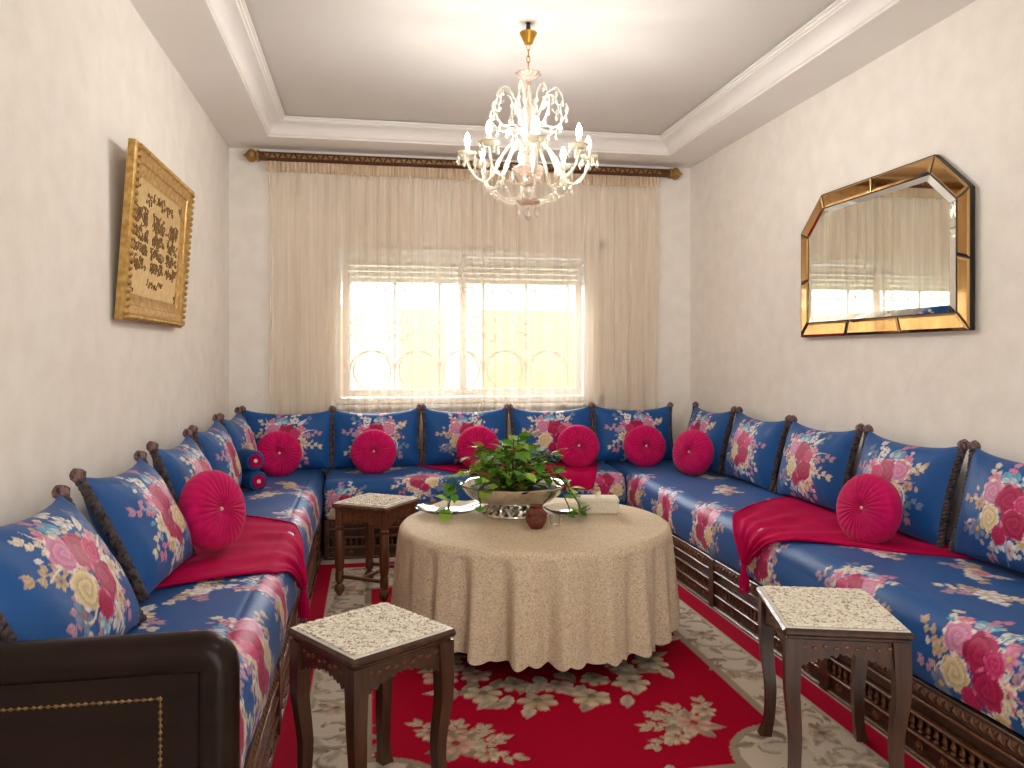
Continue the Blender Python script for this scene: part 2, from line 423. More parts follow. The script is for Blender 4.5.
BLUE = (12, 82, 150)
MAG, MAG2, PINK, MAUVE, CREAM, YEL, PALE, WHITE, LBLUE, GREY, TAN = (186, 16, 84), (216, 52, 118), (226, 138, 172), (196, 150, 172), (236, 220, 196), (226, 202, 152), (196, 216, 222), (238, 232, 228), (104, 178, 214), (116, 138, 172), (206, 176, 144)
def bouquet(C, cx, cy, S, seed, fx=1, ang=0.):
    rng = random.Random(seed)
    ca, sa = math.cos(ang), math.sin(ang)
    def P(x, y): x *= fx; return cx + (x * ca - y * sa) * S, cy + (x * sa + y * ca) * S
    def A(a): return (a if fx > 0 else PI - a) + ang
    for a, l, c in ((.25, .16, MAUVE), (-.35, .17, CREAM), (2.9, .16, TAN), (3.6, .15, MAUVE), (1.3, .15, WHITE), (1.9, .14, PINK), (-1.1, .17, WHITE), (-1.9, .15, MAUVE), (.8, .15, GREY), (2.35, .15, CREAM), (-.75, .15, PINK), (-2.5, .16, GREY)):
        a += rng.uniform(-.15, .15); x, y = P(math.cos(a) * .07, math.sin(a) * .06)
        C.sprig(x, y, A(a), l * S, c, rng, n=7, bend=rng.uniform(-.6, .6), lw=.010 * S, ll=.036 * S)
    for k in range(26):                                              # loose little petals
        a = rng.uniform(0, 2 * PI); q = rng.uniform(.10, .19); x, y = P(q * math.cos(a) * 1.1, q * math.sin(a))
        C.leaf(x, y, rng.uniform(0, 6.3), .03 * S, .008 * S, rng.choice([CREAM, WHITE, PINK, MAUVE, TAN, LBLUE]))
    for x, y, a in ((.0, .115, 1.9), (.045, .115, 1.2), (-.03, .12, 2.4)):      # pale blue leaves on top
        px, py = P(x, y); C.leaf(px, py, A(a), .062 * S, .020 * S, LBLUE); C.leaf(px, py, A(a) + .5, .04 * S, .013 * S, PALE)
    for k in range(12):                                              # white plumes on one side
        a = rng.uniform(-.9, .9); x, y = P(.07 + .01 * math.cos(k), .10 * math.sin(k * 1.7)); C.leaf(x, y, A(a), rng.uniform(.05, .085) * S, .012 * S, rng.choice([WHITE, CREAM, WHITE, PINK]))
    for x, y, r, c in ((.12, -.03, .034, CREAM), (.105, .065, .034, PINK), (.09, -.105, .032, YEL), (.03, -.145, .036, WHITE), (-.035, -.135, .034, PALE), (-.135, -.095, .042, GREY), (-.15, .0, .026, TAN), (-.10, .12, .032, PINK), (.15, .02, .024, MAUVE), (.06, .14, .026, WHITE)):
        px, py = P(x, y); C.daisy(px, py, r * S, c, 5 + rng.randint(0, 2), rng.uniform(0, 6), mid=rng.choice([(214, 176, 96), (170, 90, 110), (120, 110, 140)]))
    for k in range(9):                                               # feathery pale strokes
        a = rng.uniform(0, 2 * PI); q = rng.uniform(.09, .13); x, y = q * math.cos(a), q * math.sin(a); pts = []; aa = a + rng.uniform(-.6, .6); bd = rng.uniform(-.35, .35)
        for j in range(16): pts.append(P(x, y)); x += math.cos(aa) * .006; y += math.sin(aa) * .006; aa += bd * .4
        C.stroke(pts, .0055 * S, .0025 * S, rng.choice([WHITE, PINK, MAUVE, CREAM, LBLUE]))
    for x, y, r, c in ((-.085, .062, .052, (214, 140, 176)), (-.078, -.045, .050, (228, 206, 160)), (.085, -.065, .034, CREAM), (-.02, -.10, .034, MAG)):
        px, py = P(x, y); C.daisy(px, py, r * 1.16 * S, (236, 214, 208) if c != MAG else (190, 60, 110), 8, rng.uniform(0, 6), fill=.84); C.rose(px, py, r * S, c, rng.uniform(0, 6), dark=.62)
    for x, y, r, c in ((.005, .045, .062, MAG), (.045, -.045, .056, MAG), (.062, .035, .036, MAG2)):
        px, py = P(x, y); C.daisy(px, py, r * 1.08 * S, (222, 110, 150), 7, rng.uniform(0, 6), fill=.9); C.rose(px, py, r * S, c, rng.uniform(0, 6), dark=.40)
def posy(C, cx, cy, S, seed, a0=0.):
    """small pale spray scattered on the seat tops"""
    rng = random.Random(seed)
    for a, l, c in ((0, .12, CREAM), (3.1, .12, TAN), (.5, .09, MAUVE), (-2.6, .09, CREAM), (2.6, .08, WHITE), (-.5, .08, TAN)):
        C.sprig(cx, cy, a + a0, l * S, c, rng, n=6, bend=rng.uniform(-.5, .5), lw=.010 * S, ll=.034 * S)
    for k in range(5):
        a = a0 + rng.uniform(0, 6.3); q = rng.uniform(0, .05)
        C.daisy(cx + math.cos(a) * q * S, cy + math.sin(a) * q * S * .6, rng.uniform(.024, .036) * S, rng.choice([CREAM, WHITE, PINK, YEL]), 5, a)
#---SETTING---
# ================================================================== THE SETTING
def struct(o, label):
    o['kind'] = 'structure'; o['label'] = label; return o

b = MB().box(XL - .1, XR + .1, YN, YB + .2, -.08, 0)
struct(b.build('floor', 'floor', smooth=0), 'pale polished tile floor around the rug')
b = MB().box(XL - .15, XL, YN, YB, 0, ZS + .3)
struct(b.build('wall_left', 'plaster', smooth=0), 'cream textured plaster wall on the left')
b = MB().box(XR, XR + .15, YN, YB, 0, ZS + .3)
struct(b.build('wall_right', 'plaster', smooth=0), 'cream textured plaster wall on the right')
# back wall with the window opening: one connected slab
def slab_with_hole(xs, zs, y0, y1):
    V = []; F = []
    for y in (y0, y1):
        for z in zs:
            for x in xs: V.append((x, y, z))
    def q(k, i, j): return k * 16 + j * 4 + i
    for j in range(3):
        for i in range(3):
            if (i, j) == (1, 1): continue
            F.append((q(0, i, j), q(0, i + 1, j), q(0, i + 1, j + 1), q(0, i, j + 1)))
            F.append((q(1, i, j), q(1, i, j + 1), q(1, i + 1, j + 1), q(1, i + 1, j)))
    for (a, c) in (((1, 1), (2, 1)), ((2, 1), (2, 2)), ((2, 2), (1, 2)), ((1, 2), (1, 1))):
        F.append((q(0, *a), q(1, *a), q(1, *c), q(0, *c)))
    return V, F
V, F = slab_with_hole((XL - .15, WX0, WX1, XR + .15), (0, WZ0, WZ1, ZS + .3), YB, YB + .26)
struct(obj('wall_back', mesh_from('wall_back', V, F, 'plaster', 0)), 'cream plaster back wall with the wide window')

V, F = slab_with_hole((XL - .15, -.015, 1.485, XR + .15), (0, .001, 2.20, ZS + .3), YN - .15, YN)  # unseen doorway, its opening sized for the fill light it lets in
struct(obj('wall_rear', mesh_from('wall_rear', V, F, 'plaster', 0)), 'cream plaster wall with a wide doorway at the near end')
# ceiling: soffit ring, cove moulding, tray
IX0, IX1, IY0, IY1 = XL + .305, XR - .305, YN + .6, YB - .34
V = []; F = []
for x, y in ((XL, YN), (XR, YN), (XR, YB), (XL, YB)): V.append((x, y, ZS))
for x, y in ((IX0, IY0), (IX1, IY0), (IX1, IY1), (IX0, IY1)): V.append((x, y, ZS))
for k in range(4): l = (k + 1) % 4; F.append((k, k + 4, l + 4, l))
o4 = len(V)
for x, y in ((XL, YN), (XR, YN), (XR, YB), (XL, YB)): V.append((x, y, ZT))
F.append((o4, o4 + 3, o4 + 2, o4 + 1))
for k in range(4): l = (k + 1) % 4; F.append((k, l, l + o4, k + o4))
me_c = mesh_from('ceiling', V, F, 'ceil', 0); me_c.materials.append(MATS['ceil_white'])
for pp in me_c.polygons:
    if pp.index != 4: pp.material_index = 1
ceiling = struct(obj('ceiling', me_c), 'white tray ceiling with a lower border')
prof = [(0, ZS), (0, ZS + .012), (.008, ZS + .016), (.012, ZS + .024)] + \
       [(.012 + .078 * (1 - math.cos(R(a))), ZS + .024 + .056 * math.sin(R(a))) for a in (15, 30, 45, 60, 75, 90)] + \
       [(.096, ZS + .086), (.104, ZS + .086), (.106, ZS + .096), (.120, ZS + .098), (.120, ZS + .106), (.100, ZS + .106), (.100, ZT)]
ring = []
for i, z in prof:
    ring.append([(IX0 + i, IY0 + i, z), (IX1 - i, IY0 + i, z), (IX1 - i, IY1 - i, z), (IX0 + i, IY1 - i, z)])
sides = []
for k in range(4):
    l = (k + 1) % 4
    V = [];
    for r in ring: V += [r[k], r[l]]
    F = [(2 * j, 2 * j + 2, 2 * j + 3, 2 * j + 1) for j in range(len(ring) - 1)]
    struct(obj('trim_%d' % (k + 1), mesh_from('cove_moulding', V, F, 'ceil_white', 35)), 'white stepped plaster cove along one side of the tray ceiling')

# window: frame, two sashes, panes, roller shutter, strap
win = bpy.data.objects.new('window_1', None); COL.objects.link(win); win.location = (0, YB + .10, 0)
struct(win, 'wide white sliding window behind the sheer curtain')
def frame_rect(x0, x1, z0, z1, w, y0, y1, name, m, parent, c=.004):
    for nm, a in (('top', (x0, x1, y0, y1, z1 - w, z1)), ('bot', (x0, x1, y0, y1, z0, z0 + w)), ('l', (x0, x0 + w, y0, y1, z0 + w, z1 - w)), ('r', (x1 - w, x1, y0, y1, z0 + w, z1 - w))):
        MB().box(*a, c=c).build(name, m, parent)
frame_rect(WX0, WX1, WZ0, WZ1, .045, -.03, .06, 'window_frame', 'white_pvc', win)
XM = (WX0 + WX1) / 2 - .025
frame_rect(WX0 + .055, XM + .03, WZ0 + .055, WZ1 - .055, .05, -.012, .015, 'sash', 'white_pvc', win)
frame_rect(XM - .03, WX1 - .055, WZ0 + .055, WZ1 - .055, .05, .018, .045, 'sash', 'white_pvc', win)
MB().box(WX0 + .105, XM - .02, -.001, .003, WZ0 + .105, WZ1 - .105).build('pane', 'pane', win, smooth=0)
MB().box(XM + .02, WX1 - .105, .029, .033, WZ0 + .105, WZ1 - .105).build('pane', 'pane', win, smooth=0)
for k in range(6):
    MB().box(WX0 + .03, WX1 - .03, .075, .088, 1.815 + k * .041, 1.815 + k * .041 + .038, c=.005).build('shutter_slat', 'shutter', win)
MB().box(WX0 - .03, WX1 + .03, -.135, .02, WZ0 - .03, WZ0, c=.006).build('window_sill', 'white_pvc', win)
MB().box(WX1 + .055, WX1 + .072, -.108, -.104, WZ0 + .02, WZ1 + .02).build('shutter_strap', 'shutter', win, smooth=0)
for z in (WZ0, WZ1 + .01):
    MB().box(WX1 + .045, WX1 + .082, -.118, -.1, z, z + .06, c=.004).build('strap_guide', 'iron', win)

# wrought iron grille outside
gr = thing('window_grille', 'wrought iron window grille with scrolls and circles outside the window', 'grille', (0, YB + .24, 0))
z0g, z1g = WZ0 + .02, WZ1 - .02
def gtube(pts, name, r=.006): MB().tube(pts, r, 6).build(name, 'iron', gr)
for z in (z0g + .05, z1g - .2):
    gtube([(WX0, 0, z), (WX1, 0, z)], 'bar', .006)
bars = [WX0 + .10 + i * .335 for i in range(6)]
def spiral(cx, cz, r0, a0, turns, sgn, n=22):
    return [(cx + (r0 * (1 - .75 * t)) * math.cos(a0 + sgn * turns * 2 * PI * t), 0, cz + (r0 * (1 - .75 * t)) * math.sin(a0 + sgn * turns * 2 * PI * t)) for t in [k / n for k in range(n + 1)]]
for i, x in enumerate(bars):
    gtube([(x, 0, z0g), (x, 0, z1g)], 'bar', .007)
    for s in (-1, 1):
        if not (WX0 - .02 < x + s * .16 < WX1 + .02): continue
        cx = x + s * .155
        gtube([(cx + .15 * math.cos(R(a)), 0, z0g + .22 + .15 * math.sin(R(a))) for a in ((range(-90, 181, 15)) if s > 0 else range(270, -1, -15))], 'scroll')
        gtube(spiral(x + s * .06, z0g + .47, .055, PI if s > 0 else 0, 1.2, -s), 'scroll', .005)
        gtube(spiral(x + s * .06, z0g + .60, .055, PI if s > 0 else 0, 1.2, s), 'scroll', .005)
        gtube(bez([(x, 0, z0g + .86), (x + s * .05, 0, z0g + .93), (x + s * .10, 0, z0g + 1.02)], 5), 'scroll', .005)
        gtube(spiral(x + s * .10, z0g + .82, .045, 0 if s > 0 else PI, 1.1, s), 'scroll', .005)
for i in (1, 3):
    gtube([(bars[i] + .05, 0, z0g + .44), (bars[i] + .2, 0, z0g + .58)], 'bar', .005)

# terrace outside
MB().box(-14, 16, YB + .26, 24, -.3, -.02).build('floor_terrace', 'terrace_floor', smooth=0)['kind'] = 'structure'
tw = thing('terrace_wall', 'sunlit cream and salmon terrace wall beyond the window', 'wall', (0, 9.2, 0))
MB().box(-14, 16, 0, .2, -.02, 1.80).build('wall_body', 'terrace_cream', tw, smooth=0)
for x0, x1, z0, z1 in ((-.50, -.26, -.02, 1.81), (.36, .86, -.02, 1.81), (1.30, 2.6, .75, 1.81)):
    MB().box(x0, x1, -.03, 0, z0, z1, c=.004).build('painted_panel', 'terrace_pink', tw)
MB().box(-14, 16, -.05, .25, 1.80, 1.87, c=.01).build('coping', 'terrace_cream', tw)

# ================================================================== CURTAIN AND ROD
def curtain():
    root = thing('curtain', 'cream sheer curtain hanging in soft pleats across the window wall', 'curtain', (0, 5.69, 0))
    rng = random.Random(4)
    nx, nz = 1000, 30
    x = np.linspace(-.70, 2.14, nx)
    ph = np.cumsum(2 * PI * (2.8 / nx) / .105 * (1 + .35 * np.sin(x * 3.1) + .25 * np.sin(x * 7.7 + 1)))
    amp = .55 + .3 * np.sin(x * 5.3 + 2) + .2 * np.sin(x * 11.1)
    z = np.concatenate([np.linspace(2.615, 2.5, 8), np.linspace(2.47, .50, nz - 8)])
    X, Z = np.meshgrid(x, z, indexing='ij')
    g = np.clip((2.6 - Z) / .25, 0, 1)
    low = np.clip((2.6 - Z) / 2.0, 0, 1)
    Y = (.006 + .027 * g) * np.sin(ph)[:, None] * amp[:, None] + .006 * np.sin(2.3 * ph)[:, None] * (1 - .7 * g) + .022 * low * np.sin(x * 9 + .6)[:, None]
    X2 = X + .012 * g * np.cos(ph)[:, None]
    obj('drape', grid_mesh('drape', np.stack([X2, Y, Z], 2), 'sheer'), root)
    x = np.linspace(-.705, 2.145, 900); z = np.linspace(2.545, 2.62, 5)
    X, Z = np.meshgrid(x, z, indexing='ij')
    Y = -.012 + .009 * np.sin(x * 2 * PI / .028)[:, None] + .004 * np.sin(x * 40)[:, None]
    obj('heading_tape', grid_mesh('heading', np.stack([X, np.broadcast_to(Y, X.shape), Z], 2), 'sheer_head'), root)
curtain()
rod = thing('curtain_rod', 'carved dark wood curtain rod with acorn ends under the ceiling', 'curtain rod', (0, 5.69, 2.655))
Mx = Matrix.Rotation(R(90), 4, 'Y')
MB().lathe([(.032, -.752), (.032, 2.235)], 16, M=Mx).build('pole', 'rod', rod)
tri = MB()
k = 0; x = -.70
while x < 2.18:
    s = 1 if k % 2 else -1
    w = .020
    tri.add([(x - w, -.029, -s * .014), (x + w, -.029, -s * .014), (x, -.029, s * .016), (x - w * .5, -.037, -s * .009), (x + w * .5, -.037, -s * .009), (x, -.037, s * .007)],
            [(3, 4, 5), (0, 1, 4, 3), (1, 2, 5, 4), (2, 0, 3, 5)])
    x += .036; k += 1
tri.build('carved_relief', 'rod_gold', rod, smooth=0, kind='stuff')
for sx, x in ((-1, -.752), (1, 2.235)):
    prof = [(.036, 0), (.040, .004), (.040, .014), (.030, .018), (.028, .024), (.042, .034), (.047, .05), (.042, .066), (.028, .082), (.010, .096), (.004, .106), (0, .11)]
    M = Matrix.Translation((x, 0, 0)) @ Matrix.Rotation(R(90 * sx), 4, 'Y')
    MB().lathe(prof, 16, M=M).build('finial', 'rod_gold', rod)
for x in (-.6, .75, 2.05):
    MB().box(x - .012, x + .012, 0, .07, -.012, .012, c=.003).build('bracket', 'rod', rod)

# ================================================================== SOFA FRAMES (carved wood) AND MATTRESSES
SPIN = MB().lathe([(.0055, 0), (.009, .004), (.005, .010), (.0095, .020), (.0095, .028), (.005, .038), (.009, .046), (.0055, .05)], 7).mesh('spindle', 'wood_warm', 50)
ROSE = MB().lathe([(.017, 0), (.016, .004), (.009, .005), (.008, .009), (.003, .010)], 9, wob=lambda w, z: 1 + .18 * math.cos(5 * w)).mesh('rosette', 'wood_warm', 50)
def sofa_frame(name, label, L, depth, M, group):
    """local: x along the length 0..L, y out from the wall 0..depth (front), z up; M places it"""
    root = thing(name, label, 'sofa frame', group=group)
    root.matrix_world = M
    fr = depth
    def bx(nm, x0, x1, y0, y1, z0, z1, m='wood_long', c=.003): return MB().box(x0, x1, y0, y1, z0, z1, c=c).build(nm, m, root)
    bx('carcass', .0, L, .03, fr - .035, .0, .235, 'wood_black')
    bx('top_rail', 0, L, fr - .04, fr - .004, .193, .247)
    bx('bead_rail', 0, L, fr - .04, fr + .003, .182, .192, 'wood_warm')
    bx('recessed_panel', 0, L, fr - .04, fr - .016, .142, .182)
    bx('bead_rail', 0, L, fr - .04, fr + .003, .130, .140, 'wood_warm')
    bx('bead_rail', 0, L, fr - .04, fr + .003, .066, .076, 'wood_warm')
    bx('bottom_panel', 0, L, fr - .04, fr - .008, .012, .066)
    bx('plinth', 0, L, fr - .04, fr + .004, 0, .014, 'wood_warm')
    n = max(2, round(L / .98))
    for k in range(n + 1):
        x = L * k / n; x0, x1 = max(0, x - .028), min(L, x + .028)
        bx('stile', x0, x1, fr - .04, fr + .006, .0, .248)
    # zigzag carving on the top rail, too fine to pick apart
    t = MB(); x = .04; k = 0
    while x < L - .04:
        s = 1 if k % 2 else -1; zc = .22
        t.add([(x - .013, fr - .0045, zc - s * .016), (x + .013, fr - .0045, zc - s * .016), (x, fr - .0045, zc + s * .018), (x, fr + .004, zc)], [(0, 3, 1), (1, 3, 2), (2, 3, 0)])
        x += .017; k += 1
    t.build('zigzag_carving', 'wood_warm', root, smooth=0, kind='stuff')
    # spindles and rosettes
    m = int(L / .036)
    for k in range(m):
        x = (k + .5) * L / m
        if abs((x * n / L) - round(x * n / L)) * L / n < .035: continue
        obj('spindle', SPIN, root, (x, fr - .014, .078))
        if k % 3 == 1: obj('rosette', ROSE, root, (x, fr - .008, .039), (R(-90), 0, 0))
    return root
LY0 = 1.74                                      # near end of both long sofas
ML = Matrix.Translation((XL, YB, 0)) @ Matrix(((0, 1, 0, 0), (-1, 0, 0, 0), (0, 0, 1, 0), (0, 0, 0, 1)))      # x -> -Y, y -> +X
MR = Matrix.Translation((XR, LY0, 0)) @ Matrix(((0, -1, 0, 0), (1, 0, 0, 0), (0, 0, 1, 0), (0, 0, 0, 1)))     # x -> +Y, y -> -X
MBK = Matrix.Translation((FR - .02, YB, 0)) @ Matrix(((-1, 0, 0, 0), (0, -1, 0, 0), (0, 0, 1, 0), (0, 0, 0, 1)))  # x -> -X, y -> -Y
SF = 'carved sofa frames round the room'
sl = sofa_frame('sofa_frame', 'carved dark wood sofa frame with armrest panel along the left wall', YB - LY0, FL - XL, ML, SF)
sr = sofa_frame('sofa_frame', 'carved dark wood sofa frame with spindle rows along the mirror wall', YB - LY0, XR - FR, MR, SF)
sb = sofa_frame('sofa_frame', 'carved dark wood sofa frame under the window', FR - FL - .04, YB - FB, MBK, SF)

def thing_part(name, root):
    o = bpy.data.objects.new(name, None); COL.objects.link(o); o.parent = root; return o
def build_armrest(root, x, depth, sgn):
    H, r = .705, .042; y1 = depth + .035
    xa, xb = sorted((x + sgn * .006, x + sgn * .050))
    panel = MB().box(xa, xb, .015, y1 - .05, 0, H - .05, c=.003).build('armrest', 'wood_dark', root)
    X = x + sgn * .03
    cy, cz, q = y1 - r - .03, H - r - .03, .03
    pts = [(X, yy, H - r) for yy in np.linspace(.012, cy, 8)]
    pts += [(X, cy + q * math.sin(R(w)), cz + q * math.cos(R(w))) for w in (20, 45, 70, 90)]
    pts += [(X, y1 - r, zz) for zz in np.linspace(H - r - .07, .0, 8)]
    MB().tube(pts, r, 16).build('rounded_edge', 'wood_dark', panel, smooth=60)
    # raised lozenge inlay
    t = MB(); fx = x + sgn * .0502
    def lz(cy_, cz_, along):
        d = (.0075, .0045) if along == 'y' else (.0045, .0075)
        Vv = [(fx, cy_ - d[0], cz_), (fx, cy_, cz_ - d[1]), (fx, cy_ + d[0], cz_), (fx, cy_, cz_ + d[1]), (fx + sgn * .003, cy_, cz_)]
        t.add(Vv, [(0, 1, 4), (1, 2, 4), (2, 3, 4), (3, 0, 4)] if sgn < 0 else [(1, 0, 4), (2, 1, 4), (3, 2, 4), (0, 3, 4)])
    ye, ze = y1 - .15, H - .125
    yy = .10
    while yy < ye: lz(yy, ze, 'y'); yy += .0135
    zz = .08
    while zz < ze: lz(ye, zz, 'z'); lz(.10, zz, 'z'); zz += .0135
    t.build('inlay_border', 'inlay', panel, smooth=0, kind='stuff')
    # carved front edge of the board
    c = MB()
    for k in range(22):
        z = .03 + k * .026
        c.lathe([(.011, 0), (.009, .005), (0, .006)], 6, M=Matrix.Translation((X - sgn * .035, y1 - .03, z)) @ Matrix.Rotation(R(-90), 4, 'X'))
    c.build('carved_edge', 'wood_warm', panel, smooth=40, kind='stuff')
build_armrest(sl, YB - LY0, FL - XL, 1)
build_armrest(sr, 0, XR - FR, -1)

def mattress(name, label, L, depth, M, sp, paint, flip=False):
    """sp(a) spacing along the length; paint(canvas) in coords U = along, V = arc from the wall over the edge down"""
    H = SEAT - BASE; rr = .085
    prof = [(0.0, SEAT - .004)]
    n = 46
    for k in range(1, n + 1):
        b_ = (depth - rr) * k / n; prof.append((b_, SEAT + .010 * math.sin(PI * min(1, k / n)) - .003 * (k == n)))
    for k in range(1, 15):
        w = R(90 * k / 14); prof.append((depth - rr + rr * math.sin(w), SEAT - rr + rr * math.cos(w)))
    zb = BASE + .002
    for k in range(1, 13):
        z = SEAT - rr - (SEAT - rr - zb - .02) * k / 12; prof.append((depth + .008 * math.sin(PI * k / 12), z))
    for k in range(1, 5):
        w = R(90 * k / 4); prof.append((depth - .02 + .02 * math.cos(w), zb + .02 - .02 * math.sin(w)))
    nfine = len(prof)
    prof += [(depth * .5, zb), (0, zb)]
    prof = np.array(prof)
    # refine the visible part
    seg = np.hypot(*np.diff(prof[:nfine], axis=0).T); s = np.concatenate([[0], np.cumsum(seg)])
    m = int(s[-1] / .0062)
    ss = np.linspace(0, s[-1], m)
    pr = np.stack([np.interp(ss, s, prof[:nfine, 0]), np.interp(ss, s, prof[:nfine, 1])], 1)
    nr_ = np.gradient(pr, axis=0); nr_ = np.stack([-nr_[:, 1], nr_[:, 0]], 1); nr_ /= np.linalg.norm(nr_, axis=1)[:, None] + 1e-9
    nr_ = nr_ * np.sign(nr_[2, 1])
    pr = np.vstack([pr, prof[nfine:]]); nr_ = np.vstack([nr_, [[0, -1], [0, -1]]]); ss = np.concatenate([ss, [9, 9]])
    a = [0.0]
    while a[-1] < L: a.append(a[-1] + sp(a[-1]))
    a = np.array(a); a *= L / a[-1]
    U, S_ = np.meshgrid(a, ss, indexing='ij')
    C = Canvas(U, S_, BLUE)
    paint(C)
    h = C.relief()
    puff = .006 * np.sin(U * 5.1 + 1) * np.sin(S_ * 6) + .004 * np.sin(U * 13 + S_ * 9)
    puff[:, -2:] = 0
    end = np.clip(np.minimum(U, L - U) / .03, 0, 1) ** .5
    off = h + puff * .6 - .02 * (1 - end)
    B = pr[None, :, 0] + nr_[None, :, 0] * off; Z = pr[None, :, 1] + nr_[None, :, 1] * off
    B = np.maximum(B, .001)
    Pm = np.stack([U, B, Z], 2)
    me = grid_mesh(name, Pm.transpose(1, 0, 2), 'satin', C.cols().transpose(1, 0, 2), flip=flip, closed_u=True, caps=True)
    o = obj(name, me); o.matrix_world = M
    tag(o, label, 'mattress', 'blue floral seat mattresses')
    return pr
SV = {'L': FL - XL, 'R': XR - FR, 'B': YB - FB}
def paintR(C):
    e = SV['R'] + .03
    for k, y in enumerate((4.92, 4.40, 3.84, 3.25, 2.58, 1.98)):
        bouquet(C, y - LY0, e + (.045 if k % 2 else .03), (.85, .8, .9, .85, .9, 1.0)[k], 20 + k, fx=1 if k % 2 else -1, ang=PI)
    for k, (y, s) in enumerate(((4.75, .30), (4.25, .42), (3.8, .26), (3.1, .3), (2.85, .46), (2.5, .30), (2.25, .47), (1.95, .3), (3.4, .5))):
        posy(C, y - LY0, s, 1.15, 40 + k, a0=.3 * (-1) ** k)
def paintL(C):
    e = SV['L'] + .03
    for k, y in enumerate((4.62, 4.05, 3.45, 2.85, 2.32, 1.90)):
        bouquet(C, YB - y, e - .01, (.8, .85, .85, .85, 1.0, .9)[k], 60 + k, fx=1 if k % 2 else -1, ang=PI)
    for k, (y, s) in enumerate(((4.85, .28), (4.55, .40), (4.25, .26), (3.8, .40), (3.0, .27), (2.75, .42), (2.5, .28), (2.1, .26), (4.9, .5))):
        posy(C, YB - y, s, 1.15, 80 + k, a0=.4 * (-1) ** k)
def paintB(C):
    e = SV['B'] - .02
    for k, x in enumerate((1.55, .95, .33, -.15)):
        bouquet(C, FR - .02 - x, e + (.06, .05, -.04, .16)[k], .8, 100 + k, fx=1 if k % 2 else -1, ang=PI)
    for k, (x, s) in enumerate(((1.3, .35), (.6, .36), (.0, .42), (.1, .3))):
        posy(C, FR - .02 - x, s, 1.1, 120 + k)
PR_L = mattress('mattress', 'long blue satin mattress with flowers on the left wall sofa', YB - LY0 - .004, SV['L'], ML, lambda a: max(.0042, .0105 - .0016 * a), paintL, flip=True)
PR_R = mattress('mattress', 'long blue satin mattress with flowers on the sofa below the mirror', YB - LY0 - .004, SV['R'], MR, lambda a: .0042 + .0012 * a, paintR, flip=True)
PR_B = mattress('mattress', 'short blue satin mattress with flowers on the sofa below the window', FR - FL - .04, SV['B'], MBK, lambda a: .008, paintB, flip=True)

# ================================================================== BLUE BACK CUSHIONS
CW, CH, CT = .60, .40, .17
def cushion_meshes(seed, fx, sc=1.0):
    nu, nv = 150, 108
    u = np.linspace(-1, 1, nu); v = np.linspace(-1, 1, nv)
    Ug, Vg = np.meshgrid(u, v, indexing='ij')
    ear = 1
    X = Ug * CW / 2 * (1 - .055 * (1 - Vg ** 2))
    Z = CH / 2 + Vg * CH / 2 * (1 - .14 * (1 - Ug ** 2) * (Vg > 0) - .03 * (1 - Ug ** 2) * (Vg <= 0)) + .012 * np.abs(Ug) ** 6 * (Vg > 0) * Vg
    T = CT / 2 * ((1 - np.abs(Ug) ** 2.6) * (1 - np.abs(Vg) ** 2.6)) ** .55
    wr = .006 * np.sin(9 * Ug + 3 * Vg + seed) * (1 - Ug ** 4) * (1 - Vg ** 4) + .010 * np.exp(-((np.abs(Ug) - np.abs(Vg)) / .12) ** 2) * np.clip(np.abs(Ug) - .45, 0, 1) * np.sin(18 * np.abs(Ug))
    C = Canvas(Ug * CW / 2, Vg * CH / 2, BLUE)
    bouquet(C, .0, .0, .98 * sc, seed, fx)
    Yf = -(T + wr * .6 + C.relief() * (T > .01))
    front = np.stack([X, Yf, Z], 2); back = np.stack([X, T, Z], 2)
    f = grid_mesh('front_panel', front, 'satin', C.cols())
    bk = grid_mesh('back_panel', back[np.r_[0:nu - 1:4, nu - 1]][:, np.r_[0:nv - 1:4, nv - 1]], 'satin_plain', flip=True)
    return f, bk
VARS = [cushion_meshes(3, 1), cushion_meshes(5, -1), cushion_meshes(9, 1, .95)]
def trim_mesh(s):
    b_ = MB()
    n = 60
    for st in range(3):                                  # plaited side braid
        pts = []; 
        for k in range(n + 1):
            v = -1 + 2 * k / n; x = s * CW / 2 * (1 - .055 * (1 - v * v)); z = CH / 2 + v * CH / 2
            w = k * .9 + st * 2 * PI / 3
            pts.append((x + .009 * math.cos(w), .009 * math.sin(w), z))
        b_.tube(pts, .0082, 6)
    return b_.mesh('side_braid', 'braid', 180)
def tuft_mesh(s):
    b_ = MB()
    x, z = s * CW / 2, CH + .006
    b_.lathe([(.004, -.020), (.016, -.010), (.021, .003), (.018, .014), (.010, .022), (.0, .028)], 15, o=(x, 0, z), wob=lambda w, zz: 1 + .22 * math.cos(5 * w + zz * 60))
    return b_.mesh('corner_tuft', 'tuft', 180)
TRIM = [trim_mesh(-1), trim_mesh(1)]; TUFT = [tuft_mesh(-1), tuft_mesh(1)]
def back_cushion(x, y, rz, var, label, lean=14, roll=0., s=1.0, z=SEAT + .006):
    root = thing('back_cushion', label, 'cushion', (x, y, z + .05 * math.sin(R(lean))), group='blue floral back cushions')
    root.rotation_mode = 'QUATERNION'
    q = Matrix.Rotation(R(rz), 4, 'Z') @ Matrix.Rotation(R(-lean), 4, 'X') @ Matrix.Rotation(R(roll), 4, 'Y')
    root.rotation_quaternion = q.to_quaternion(); root.scale = (s, s, s)
    f, bk = VARS[var % 3]
    obj('front_panel', f, root); obj('back_panel', bk, root)
    for k in (0, 1):
        obj('side_braid', TRIM[k], root); obj('corner_tuft', TUFT[k], root)
    return root
